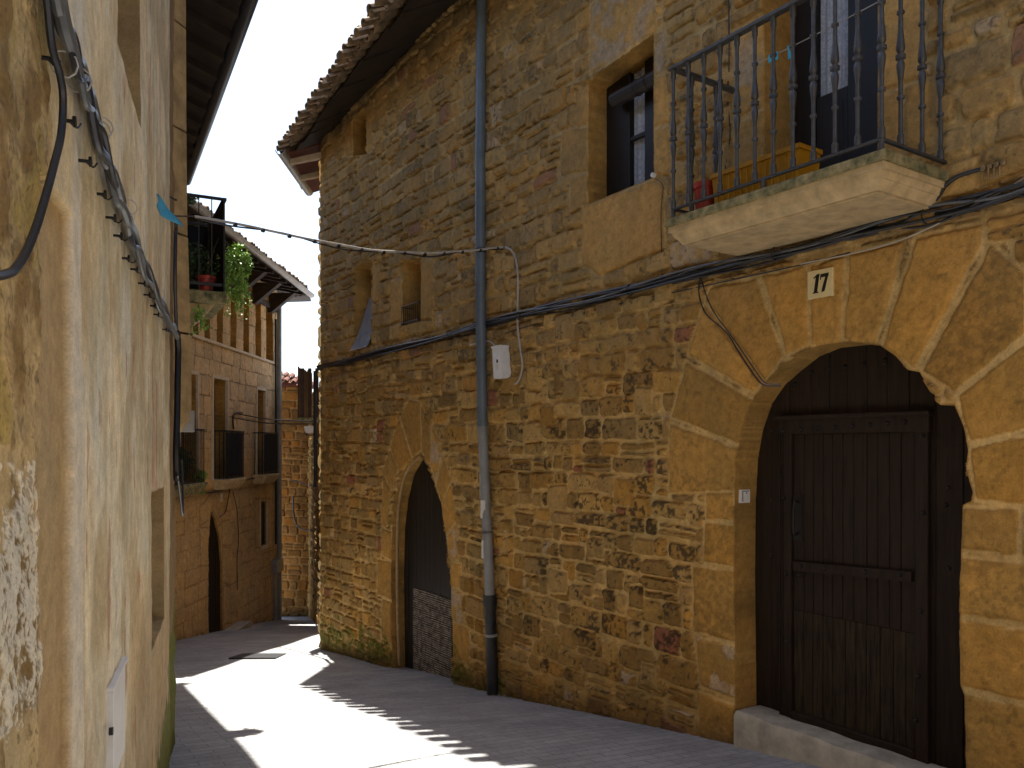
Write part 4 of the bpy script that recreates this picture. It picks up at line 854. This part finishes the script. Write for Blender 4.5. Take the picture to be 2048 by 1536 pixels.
def leaves(mb, c, sx, sy, sz, n, size, seed, hang=0.):
    g = random.Random(seed)
    for i in range(n):
        while True:
            p = Vector((g.uniform(-1, 1), g.uniform(-1, 1), g.uniform(-1, 1)))
            if p.length <= 1: break
        if vn(np.array(p.x * 2.2 + seed), np.array(p.z * 2.2 + p.y), 8) < -.25: continue
        p = Vector(c) + Vector((p.x * sx, p.y * sy, p.z * sz)); a = Vector((g.uniform(-1, 1), g.uniform(-1, 1), g.uniform(-1, .3) - hang)).normalized(); b = a.cross(Vector((g.uniform(-1, 1), g.uniform(-1, 1), g.uniform(-1, 1)))).normalized()
        s_ = size * g.uniform(.6, 1.3); nrm = a.cross(b) * s_ * .15
        mb.add([p, p + a * s_ * .5 + b * s_ * .35 + nrm, p + a * s_, p + a * s_ * .5 - b * s_ * .35 + nrm], [(0, 1, 2, 3)])
def strands(mb, c, n, spread, drop, size, seed):
    g = random.Random(seed)
    for i in range(n):
        p = Vector(c) + Vector((g.uniform(-1, 1) * spread, g.uniform(-1, 1) * spread, g.uniform(-.05, .1))); d = Vector((g.uniform(-.2, .3), g.uniform(-.2, .2), -.2)); L = g.uniform(.4, 1) * drop; m = int(L / .03)
        for k in range(m):
            d = (d + Vector((g.uniform(-.1, .1), g.uniform(-.1, .1), -.16))).normalized(); p = p + d * .03; leaves(mb, p, .03, .03, .03, 3, size, seed * 1000 + i * 50 + k, .3)
VP = thing('trailing_plant', tuple(at(470, 560, 8.3)), 'bright sunlit trailing plant spilling over the caged balcony', 'plant')
mb = MB(); leaves(mb, at(462, 528, 8.3), .14, .15, .18, 800, .034, 3); leaves(mb, at(478, 508, 8.35), .11, .11, .12, 560, .034, 13); leaves(mb, at(486, 528, 8.4), .10, .08, .13, 480, .034, 53); leaves(mb, at(468, 560, 8.25), .12, .14, .19, 650, .034, 14); leaves(mb, at(489, 535, 8.4), .06, .06, .09, 180, .034, 33); strands(mb, at(465, 560, 8.25), 16, .11, .40, .034, 15); strands(mb, at(484, 555, 8.35), 9, .055, .50, .032, 16); ob('foliage', mb, M['leaf'], VP, smooth=0)
mb = MB(); mb.tube([PB.pos(b0 + .3, zB + .2, .45), PB.pos(b0 + .3, zB + .6, .56), at(462, 500, 8.3), at(470, 540, 8.3), at(478, 600, 8.3)], .008, n=5); ob('stem', mb, simple('plant_stem', (.06, .07, .03), .7), VP)
mb = MB(); leaves(mb, PB.pos(b0 + .34, zB + .28, .32), .26, .26, .26, 1500, .038, 4); ob('potted_plant', mb, M['darkleaf'], None, 'dark bushy plant growing inside the caged balcony', 'plant', smooth=0)
mb = MB(); strands(mb, at(402, 625, 7.9), 7, .04, .27, .045, 19); mb.tube([at(398, 610, 7.9), at(402, 625, 7.9), at(403, 650, 7.9)], .012, n=5); ob('hanging_sprig', mb, M['leaf'], None, 'small sunlit sprig dangling below the caged balcony', 'plant', smooth=0)
mb = MB(); leaves(mb, at(378, 396, 12.6), .12, .12, .07, 220, .05, 7); ob('roof_weed', mb, M['darkleaf'], None, 'tuft of weeds above the far end of the left eave', 'plant', smooth=0)

# things on the left wall
def pa_tube(pts, r, out=.02, n=7, sm=5):
    mb = MB(); mb.tube([PA.px(x, y, out) for i, (x, y) in enumerate(pts)], r, n=n, smooth=sm); return mb
LBN = thing('cable_bundle', tuple(PA.pos(3.0, .8, .03)), 'twisting bundle of grey and black cables pinned along the left plaster wall', 'cable bundle')
LC = [(96, -60), (118, 20), (150, 115), (176, 190), (204, 290), (232, 370), (254, 440), (275, 500), (300, 560), (322, 612), (342, 652), (354, 668)]
for i, (r_, mt) in enumerate(((.016, 'gcable'), (.012, 'gcable'), (.010, 'cable'), (.012, 'cable'), (.009, 'gcable'), (.008, 'cable'))):
    g = random.Random(i + 40); ph = i * 1.05 + g.uniform(-.3, .3); pts = []
    for j in range(45):
        t = j / 44 * (len(LC) - 1); i0 = min(int(t), len(LC) - 2); f = t - i0; x = LC[i0][0] * (1 - f) + LC[i0 + 1][0] * f; y = LC[i0][1] * (1 - f) + LC[i0 + 1][1] * f
        am = .040 * (.55 + .45 * math.sin(t * 2.9 + i * 1.3)); p = PA.px(x, y, .032 + .014 * math.sin(ph + t * 1.3)); p.z += am * math.sin(ph + t * (2.2 + .35 * (i % 3))); pts.append(p)
    mb = MB(); mb.tube(pts, r_ * .95, n=8, smooth=3); ob('cable', mb, M[mt], LBN)
pins = [(104, 118), (146, 243), (178, 323), (208, 389), (228, 436), (241, 472), (256, 517), (273, 539), (288, 567), (298, 590), (309, 612), (316, 629), (332, 659)]
for x, y in pins:
    mb = MB(); p = PA.px(x, y, -.01); q = PA.px(x, y, .022); p = q - Vector((*PA.n, 0)) * .03; mb.tube([p, q], .0045, n=6, smooth=0); mb.tube([q, q + Vector((*PA.n, 0)) * .006], .013, n=8, smooth=0)
    w = PA.px(x + 16, y + 4, .03); mb.tube([q - Vector((*PA.n, 0)) * .01, (q + w) / 2 + Vector((0, 0, -.012)), w], .0025, n=4, smooth=3); ob('wall_pin', mb, M['stud'], LBN)
ties = [(128, 128, 'w'), (158, 160, 'w'), (205, 255, 'w'), (200, 263, 'w'), (258, 415, 'k')]
for (x, y, _) in ties:
    mb = MB(); c = PA.px(x, y, .03); mb.tube([c + Vector((0, 0, 1)) * .028 * math.sin(w) + Vector((*PA.n, 0)) * .026 * math.cos(w) for w in np.linspace(0, 2 * math.pi, 11)], .002, n=4, smooth=0); ob('cable_tie', mb, M['wcable'], LBN)
ob('loose_cable', pa_tube([(84, -70), (94, 0), (104, 92), (120, 150), (126, 200), (122, 270), (108, 330), (92, 390), (74, 450), (52, 505), (30, 538), (12, 548), (-12, 552), (-60, 545)], .0075, .03), M['cable'], None, 'loose thick black cable curving down at the left edge of the plaster wall', 'cable')
ob('wall_wire', pa_tube([(352, 445), (352, 460), (351, 480), (350, 560), (352, 640), (354, 668)], .012, .02), M['cable'], None, 'black wire dropping down the corner strip of the left house', 'cable')
mb = pa_tube([(354, 664), (356, 700), (355, 760), (354, 830), (352, 900), (353, 960)], .022, .03); ob('corner_pipe', mb, M['black'], None, 'black pipe fixed to the corner of the plaster house', 'pipe')
mb = pa_tube([(355, 950), (360, 990), (364, 1025), (367, 1030), (366, 1010), (365, 960), (363, 920)], .008, .04); ob('hanging_loop', mb, M['cable'], None, 'black cable end hanging in a loop at the left corner', 'cable')
IB = thing('iron_bracket', tuple(PA.px(346, 440, .03)), 'rusty iron spikes holding the cables at the left corner', 'bracket')
for P_ in ([PA.px(332, 658, .0), PA.px(350, 668, .03), PA.px(356, 666, .06)], [PA.px(340, 394, .0), PA.px(352, 400, .06)], [PA.px(350, 432, .0), XL]): mb = MB(); mb.tube(P_, .007, n=6, smooth=0); ob('spike', mb, M['rust'], IB)
# blue plastic rag
mb = MB(); p = PA.px(314, 388, .03); n_ = Vector((*PA.n, 0)); d_ = Vector((*PA.d, 0))
rows = []
for i in range(9):
    t = i / 8; wv = .02 + .10 * t; rows.append([p + Vector((0, 0, -.10 * t - .008 * j * t)) + n_ * (.11 * j / 4 * t + .006 * t + .006 * math.sin(j * 2 + i)) - d_ * (.02 * j * t) for j in range(5)])
mb.sheet(rows); o = ob('plastic_rag', mb, M['blue'], None, 'torn blue plastic rag sticking out of the left wall', 'rag', smooth=40); sm = o.modifiers.new('s', 'SOLIDIFY'); sm.thickness = .003
# white meter cover
MC = thing('meter_box', tuple(PA.px(228, 1500, .02)), 'white meter box door low on the left wall', 'meter box')
a1_, zt_ = PA.hit(243, 1322); a0_ = PA.hit(214, 1390)[0]; zb_ = PA.hit(243, 1486)[1] - .02
mb = MB(); mb.pbox(PA, a1_, a0_, zb_, zt_, -.01, .012, .003); ob('cover', mb, M['offwhite'], MC)
mb = MB(); mb.pbox(PA, a1_ - .012, a0_ + .012, zt_ - .001, zt_ + .012, -.01, .020, .002); mb.pbox(PA, a0_ + .001, a0_ + .012, zb_, zt_ - .0015, -.01, .020, .002); mb.pbox(PA, a0_ - .035, a0_ - .028, zb_ + .01, zt_ - .02, .0115, .014); ob('frame', mb, M['white'], MC)
mb = MB(); c = PA.px(218, 1463, .012); mb.tube([c, c + n_ * .012], .012, n=10, smooth=0); ob('lock', mb, M['ink'], MC)

# ================================================================== GALLERY HOUSE
HG = thing('gallery_house', (-6.8, 17, -4.2), 'pale ashlar house down the street with open gallery of piers under its eave', 'house')
def hc(*pts): return [PC.hit(x, y) for x, y in pts]
gal = []
for x0, x1 in ((365, 375), (388, 397), (409, 420), (434, 446), (461, 472), (487, 498), (511, 522), (532, 545)):
    a, b = PC.hit(x0, 700)[0], PC.hit(x1, 700)[0]; gal.append(([(a, 2.19), (b, 2.19), (b, 3.55), (a, 3.55)], .42))
cw1 = hc((424, 960), (424, 757), (452, 762), (454, 955)); cw2 = hc((512, 955), (512, 779), (528, 783), (530, 950)); cw0 = hc((360, 985), (360, 745), (392, 750), (392, 975))
cd_ = hc((417, 1300), (416, 1100), (419, 1050), (423, 1022), (431, 1036), (440, 1075), (444, 1130), (445, 1290)); cs = hc((520, 1092), (520, 1002), (533, 1004), (534, 1088))
CBk = []
for q in ([(445, 1090), (445, 1045), (458, 1040), (460, 1090)], [(425, 1018), (431, 985), (452, 1000), (440, 1050), (432, 1030)], [(398, 1015), (424, 985), (422, 1015), (416, 1040), (400, 1050)], [(446, 1096), (461, 1096), (461, 1170), (446, 1165)], [(446, 1172), (461, 1176), (461, 1245), (446, 1250)], [(400, 1056), (415, 1056), (415, 1130), (400, 1130)], [(518, 996), (518, 960), (540, 960), (540, 996)], [(535, 998), (541, 998), (541, 1095), (535, 1095)], [(510, 998), (518, 998), (518, 1095), (510, 1095)]): CBk.append((hc(*q), .004))
def colC(S, Z, C, H, D, ID, q, big):
    n = fbm(S * 1.3, Z * 1.3, 120); n2 = fbm(S * 6, Z * 6, 124); up = Z - gz(PC.P[1] + S)
    base = np.array((.56, .41, .235)) * (.88 + .24 * q[..., 4:5]); C = np.where((D > .003)[..., None], base, np.array((.26, .18, .10)))
    C = tone(C, sst(.4, -.6, Z + .3 * n) * .75, (.58, .38, .17)); C = C * (1 + .14 * n + .08 * n2)[..., None]
    C = np.where(((D < .003) & (Z < -.8))[..., None], C * .75, C)
    C = tone(C, sst(.18, .0, up + .15 * n2) * .7 * sst(-.2, .2, n2), (.08, .085, .03)); C = tone(C, np.exp(-((Z + 1.0) / .12) ** 2) * .4, (.14, .09, .05))
    return C, H
field('wall', PC, np.arange(0, 8.19, .016), np.arange(-5.3, 4.4, .016), HG, lambda S, Z: rubble(S, Z, 44, h=(.26, .36), w=(.40, .9), gap=(.003, .006), wav=.01, jump=.05), CBk, gal + [(cw1, 1.0), (cw2, 1.0), (cw0, 1.0), (cd_, .5), (cs, .5)], colC, rel=(.002, .008), edge=.012)
# brick backing of the gallery
PCb = Plane((-6.27 - .40, 13.2), (0, 1), (1, 0))
def colK(S, Z, C, H, D, ID, q, big): return np.where((D > 0)[..., None], np.array((.20, .11, .05)) * (.7 + .6 * q[..., 4:5]), np.array((.34, .23, .12))), H
field('gallery_back', PCb, np.arange(0, 8.1, .022), np.arange(2.1, 3.7, .022), HG, lambda S, Z: rubble(S, Z, 45, h=(.07, .10), w=(.2, .36), gap=(.005, .01), jump=0), (), (), colK, rel=(.004, .012))
mb = MB(); s0, s1 = .1, 8.05; mb.pbox(PC, s0, s1, 2.12, 2.18, -.02, .05, .008)
ob('gallery_sill', mb, M['surround'], HG)
ap = lambda Y, X=-5.4, z=4.0: Vector((X, Y, z))
mb = MB(); slab_between(mb, [ap(13.3), ap(21.25), Vector((-8.8, 22.4, 5.15)), Vector((-8.8, 13.3, 5.15))], .05); slab_between(mb, [ap(21.25), Vector((-5.6, 22.3, 4.0)), Vector((-8.8, 23.4, 4.1)), Vector((-8.8, 22.4, 5.14))], .05); ob('eave_boards', mb, M['beam'], HG, smooth=0)
for i in range(15):
    y = 13.6 + i * .53; mb = MB(); mb.hexa([Vector(v) for v in ((-5.5, y, 3.94), (-5.5, y + .11, 3.94), (-6.3, y + .11, 4.10), (-6.3, y, 4.10), (-5.5, y, 4.02), (-5.5, y + .11, 4.02), (-6.3, y + .11, 4.26), (-6.3, y, 4.26))]); ob('rafter', mb, M['beam'], HG, smooth=0)
for Yb in (14.2, 15.5, 16.8, 18.1, 19.3, 20.6):
    mb = MB(); mb.hexa([Vector(v) for v in ((-6.3, Yb, 3.42), (-6.3, Yb + .2, 3.42), (-6.2, Yb + .2, 3.42), (-6.2, Yb, 3.42), (-6.3, Yb, 3.92), (-6.3, Yb + .2, 3.92), (-5.6, Yb + .2, 3.92), (-5.6, Yb, 3.92))]); ob('eave_bracket', mb, M['beam'], HG, smooth=0)
mb = MB(); mb.box((-6.33, 13.3, 3.52), (-6.21, 21.3, 3.66)); ob('wall_plate', mb, M['beam'], HG, smooth=0)
mb = MB(); gutter(mb, (-5.33, 13.3, 4.06), (-5.36, 21.4, 4.02), .085); ob('gutter', mb, M['gutter'], HG)
mb = MB(); tile_rows(mb, ap(13.3, z=4.09), ap(21.2, z=4.09), (-3.4, 0, 1.15), rows=4, seed=12, layers=1, over=-.02); tile_rows(mb, Vector((-5.5, 21.3, 4.05)), Vector((-7.5, 22.6, 4.05)), (-1, .5, .5), rows=2, seed=13, layers=1); ob('roof_tiles', mb, M['tile'], HG, smooth=40)
# windows with surrounds and shutters
for hole, (yy0, yy1) in ((cw1, (757, 955)), (cw2, (780, 950)), (cw0, (745, 980))):
    a, b = hole[0][0], hole[2][0]; zt_ = max(p[1] for p in hole); zb_ = min(p[1] for p in hole)
    W = bpy.data.objects.new('window', None); COL.objects.link(W); W.parent = HG
    mb = MB(); t = .055; mb.pbox(PC, a - t, a, zb_, zt_ + .001, -.02, .045, .004); mb.pbox(PC, b, b + t, zb_, zt_ + .001, -.02, .045, .004); mb.pbox(PC, a - t, b + t, zt_, zt_ + .07, -.02, .05, .004); ob('surround', mb, M['surround'], W)
    mb = MB(); mb.pbox(PC, a - .01, b + .01, zb_, zt_ + .05, -.29, -.24); 
    for k in range(18): z = zb_ + .1 + (zt_ - zb_ - .2) * k / 18; mb.pbox(PC, a + .06, b - .06, z, z + .03, -.24, -.225)
    ob('shutter', mb, M['shutter'], W, smooth=0)
# balconies of the gallery house
for bi, (Y0, Y1) in enumerate(((14.2, 15.55), (16.75, 17.85), (19.35, 20.45))):
    a, b = Y0 - 13.2, Y1 - 13.2; e = .30; zs = -.72; zt = .31
    B = bpy.data.objects.new('balcony', None); COL.objects.link(B); B.parent = HG
    mb = MB(); mb.hexa([PC.pos(a + .05, zs - .22, -.02), PC.pos(b - .05, zs - .22, -.02), PC.pos(b - .05, zs - .22, e - .08), PC.pos(a + .05, zs - .22, e - .08), PC.pos(a - .02, zs - .06, -.02), PC.pos(b + .02, zs - .06, -.02), PC.pos(b + .02, zs - .06, e + .04), PC.pos(a - .02, zs - .06, e + .04)]); mb.pbox(PC, a - .03, b + .03, zs - .058, zs, -.02, e + .05, .008); ob('slab', mb, M['slab'] if bi else M['mossy'], B)
    mb = MB(); mb.pbox(PC, a, b, zt - .03, zt, e - .03, e); mb.pbox(PC, a, a + .025, zt - .029, zt - .001, 0, e - .031); mb.pbox(PC, b - .025, b, zt - .029, zt - .001, 0, e - .031); mb.pbox(PC, a, b, zs + .05, zs + .07, e - .025, e - .005); ob('handrail', mb, M['black'], B, smooth=0)
    n = 14
    for i in range(n + 1): mb = MB(); t = a + .012 + (b - a - .024) * i / n; mb.pbox(PC, t - .008, t + .008, zs, zt - .03, e - .022, e - .008); ob('bar', mb, M['black'], B, smooth=0)
    for i in range(3): mb = MB(); h = .04 + .09 * i; mb.pbox(PC, a + .006, a + .018, zs, zt - .03, h, h + .012); ob('bar', mb, M['black'], B, smooth=0)
    mb = MB(); mb.pbox(PC, a + .02, b - .02, zs + .03, zt - .05, e - .034, e - .028); ob('shade_cloth', mb, simple('blue_grey_screen', (.035, .042, .065), .8, var=.3, vs=20), B, smooth=0) if bi else None
mb = MB(); c = at(400, 950, 15.9); leaves(mb, c, .12, .12, .12, 260, .06, 71); strands(mb, c + Vector((.03, -.1, -.05)), 10, .07, .32, .06, 72); ob('balcony_plant', mb, M['leaf'], None, 'bright green plant trailing from the nearest balcony of the gallery house', 'plant', smooth=0)
mb = MB(); leaves(mb, PC.pos(1.7, -.3, .12), .12, .5, .35, 700, .07, 73); ob('balcony_plant', mb, M['darkleaf'], None, 'dark climbing plant behind the bars of the nearest balcony of the gallery house', 'plant', smooth=0)
# door of the gallery house
D2 = bpy.data.objects.new('door', None); COL.objects.link(D2); D2.parent = HG
a, b = cd_[0][0], cd_[-1][0]; mb = MB(); x = a - .02
while x < b: mb.pbox(PC, x, x + .13, -4.3, -1.1, -.10, -.045 + rnd.uniform(-.003, .003), .004); x += .134
ob('door_leaf', mb, M['wood'], D2)
mb = MB(); mb.box((-6.3, 17.1 - .2, -4.6), (-5.95, 18.3, -4.02)); mb.box((-5.97, 17.0, -4.7), (-5.7, 18.4, -4.15)); ob('doorstep', mb, M['stepstone'], HG, smooth=0)
W = bpy.data.objects.new('window', None); COL.objects.link(W); W.parent = HG; W['label'] = 'narrow barred ground floor window'
a, b = cs[0][0], cs[2][0]; z0, z1 = min(p[1] for p in cs), max(p[1] for p in cs)
mb = MB(); mb.pbox(PC, a - .01, b + .01, z0 - .02, z1 + .02, -.10, -.06); ob('pane', mb, M['frame'], W, smooth=0)
mb = MB(); mb.pbox(PC, a - .05, a, z0 - .04, z1 + .04, -.02, .03, .004); mb.pbox(PC, b, b + .04, z0 - .04, z1 + .04, -.02, .03, .004); mb.pbox(PC, a - .05, b + .04, z0 - .09, z0, -.02, .04, .004); ob('frame', mb, M['surround'], W)
for k in range(9): mb = MB(); z = z0 + (z1 - z0) * (k + .5) / 9; mb.pbox(PC, a, b, z, z + .012, -.03, -.018); ob('bar', mb, M['black'], W, smooth=0)
mb = MB(); a, z = PC.hit(441, 1003); mb.pbox(PC, a - .06, a + .06, z, z + .17, .0, .03, .003); ob('house_plate', mb, M['offwhite'], None, 'small white plate above the pointed door of the gallery house', 'plate')
def cc(name, pts, r, mat, lab, cat, out=.04):
    mb = MB(); mb.tube([PC.px(x, y, out) for x, y in pts], r, n=6, smooth=4); return ob(name, mb, M[mat], None, lab, cat)
cc('facade_cable', [(362, 985), (395, 985), (430, 984), (470, 970), (500, 958), (530, 956), (552, 950)], .018, 'cable', 'black cable along the gallery house under its balconies', 'cable')
cc('facade_wire', [(462, 965), (456, 1000), (450, 1025), (438, 1035)], .01, 'cable', 'thin wire dropping to the pointed door of the gallery house', 'cable')
cc('facade_wire', [(466, 985), (474, 1020), (477, 1080), (474, 1120), (475, 1180)], .008, 'cable', 'thin dark line down the wall right of the pointed door of the gallery house', 'cable')
cc('facade_hose', [(467, 858), (466, 835), (472, 826), (485, 826)], .018, 'black', 'short black standpipe rising above the middle balcony of the gallery house', 'pipe')
for k, (ya, yb, lab) in enumerate((((826), 842, 'upper of two thin wires from the gallery house to the stone house corner'), (836, 848, 'lower of two thin wires from the gallery house to the stone house corner'))):
    A = PC.px(468, ya, .1); B = at(625, yb, 13.6); mb = MB(); mb.tube([A, A.lerp(B, .5) + Vector((0, 0, -.05)), B], .013, n=6, smooth=6); ob('span_wire', mb, M['cable'], None, lab, 'cable', 'wires across the lane by the gallery house')
mb = MB(); mb.tube([Vector((-6.18, 21.25, 3.9)), Vector((-6.18, 21.25, 0)), Vector((-6.18, 21.25, -4.7))], .06, n=10, smooth=0); ob('drainpipe', mb, M['pipe2'], None, 'greenish grey drainpipe at the far corner of the gallery house', 'drainpipe')
mb = MB(); mb.tube([Vector((-6.2, 21.0, 3.3)), Vector((-6.2, 21.0, -1)), Vector((-6.2, 21.02, -2.6))], .03, n=8, smooth=0); ob('corner_cable', mb, M['black'], None, 'dark cable running down beside the greenish drainpipe', 'cable')
mb = MB(); mb.pbox(PC, 7.62, 8.2, -3.35, -3.0, .0, .16, .01); mb.pbox(PC, 7.75, 8.0, -4.6, -3.352, 0, .07, .01); ob('meter_cabinet', mb, M['gutter'], None, 'grey meter cabinet low at the far corner of the gallery house', 'cabinet')
mb = MB(); mb.pbox(PA, -.02, .10, *sorted((PA.hit(362, 866)[1], PA.hit(362, 826)[1])), .02, .12, .006); ob('meter_box', mb, M['gutter'], None, 'small grey box on the black pipe at the left corner', 'meter box')

# ================================================================== FAR WALLS
HD = thing('lane_wall', (-6, 22.2, -4.7), 'shaded rubble wall with red tiled top closing the lane', 'wall')
def colD(S, Z, C, H, D, ID, q, big):
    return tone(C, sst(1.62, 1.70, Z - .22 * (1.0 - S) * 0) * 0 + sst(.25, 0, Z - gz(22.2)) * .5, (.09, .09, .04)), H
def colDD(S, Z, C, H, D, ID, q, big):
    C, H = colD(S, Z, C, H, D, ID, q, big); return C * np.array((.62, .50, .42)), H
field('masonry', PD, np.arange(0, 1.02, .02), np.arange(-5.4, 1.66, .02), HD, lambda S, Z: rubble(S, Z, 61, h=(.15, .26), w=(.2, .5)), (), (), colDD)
mb = MB(); tile_rows(mb, (-6.62, 22.1, 1.84), (-5.62, 22.1, 1.62), (0, .9, .3), rows=2, seed=22, layers=1, step=.2); ob('tiles', mb, M['redtile'], HD)
mb = MB(); mb.hexa([Vector(v) for v in ((-6.62, 22.12, 1.60), (-5.6, 22.12, 1.60), (-5.6, 22.9, 1.60), (-6.62, 22.9, 1.60), (-6.62, 22.12, 1.84), (-5.6, 22.12, 1.62), (-5.6, 22.9, 1.8), (-6.62, 22.9, 2.0))]); ob('coping', mb, M['redtile'], HD, smooth=0)
HE = thing('sunlit_house', (-5, 20, -4.5), 'narrow sunlit strip of stone house between the lane wall and the stone house corner', 'house')
field('wall', PE, np.arange(0, 5.5, .025), np.arange(-5.4, 1.4, .025), HE, lambda S, Z: rubble(S, Z, 63, h=(.15, .26), w=(.2, .5)), (), (), None)
mb = MB(); mb.tube([Vector((-6.1, 22.0, -.95)), Vector((-5.7, 21.9, -1.05)), Vector((-5.3, 20.8, -1.05)), Vector((-4.9, 19.5, -.98))], .018, n=6); ob('lane_cable', mb, M['cable'], None, 'upper black cable crossing the lane wall', 'cable')
mb = MB(); mb.tube([Vector((-6.0, 21.95, -1.4)), Vector((-5.98, 21.95, -2.0)), Vector((-5.8, 21.9, -2.28)), Vector((-5.5, 21.6, -2.3)), Vector((-4.9, 19.6, -2.1))], .022, n=6); ob('lane_cable', mb, M['cable'], None, 'lower thick black cable bending across the lane wall', 'cable')
# manhole cover on the street
mb = MB(); c = Vector((-3.9, 12.3, float(gz(12.3)) + .016)); sl = (float(gz(12.8)) - float(gz(11.8)));
mb.hexa([c + Vector((x, y, y * sl + z)) for z in (-.03, .004) for x, y in ((-.35, -.3), (.35, -.3), (.35, .3), (-.35, .3))]); ob('manhole_cover', mb, M['castiron'], None, 'square metal cover in the street before the gallery house', 'manhole cover', smooth=0)
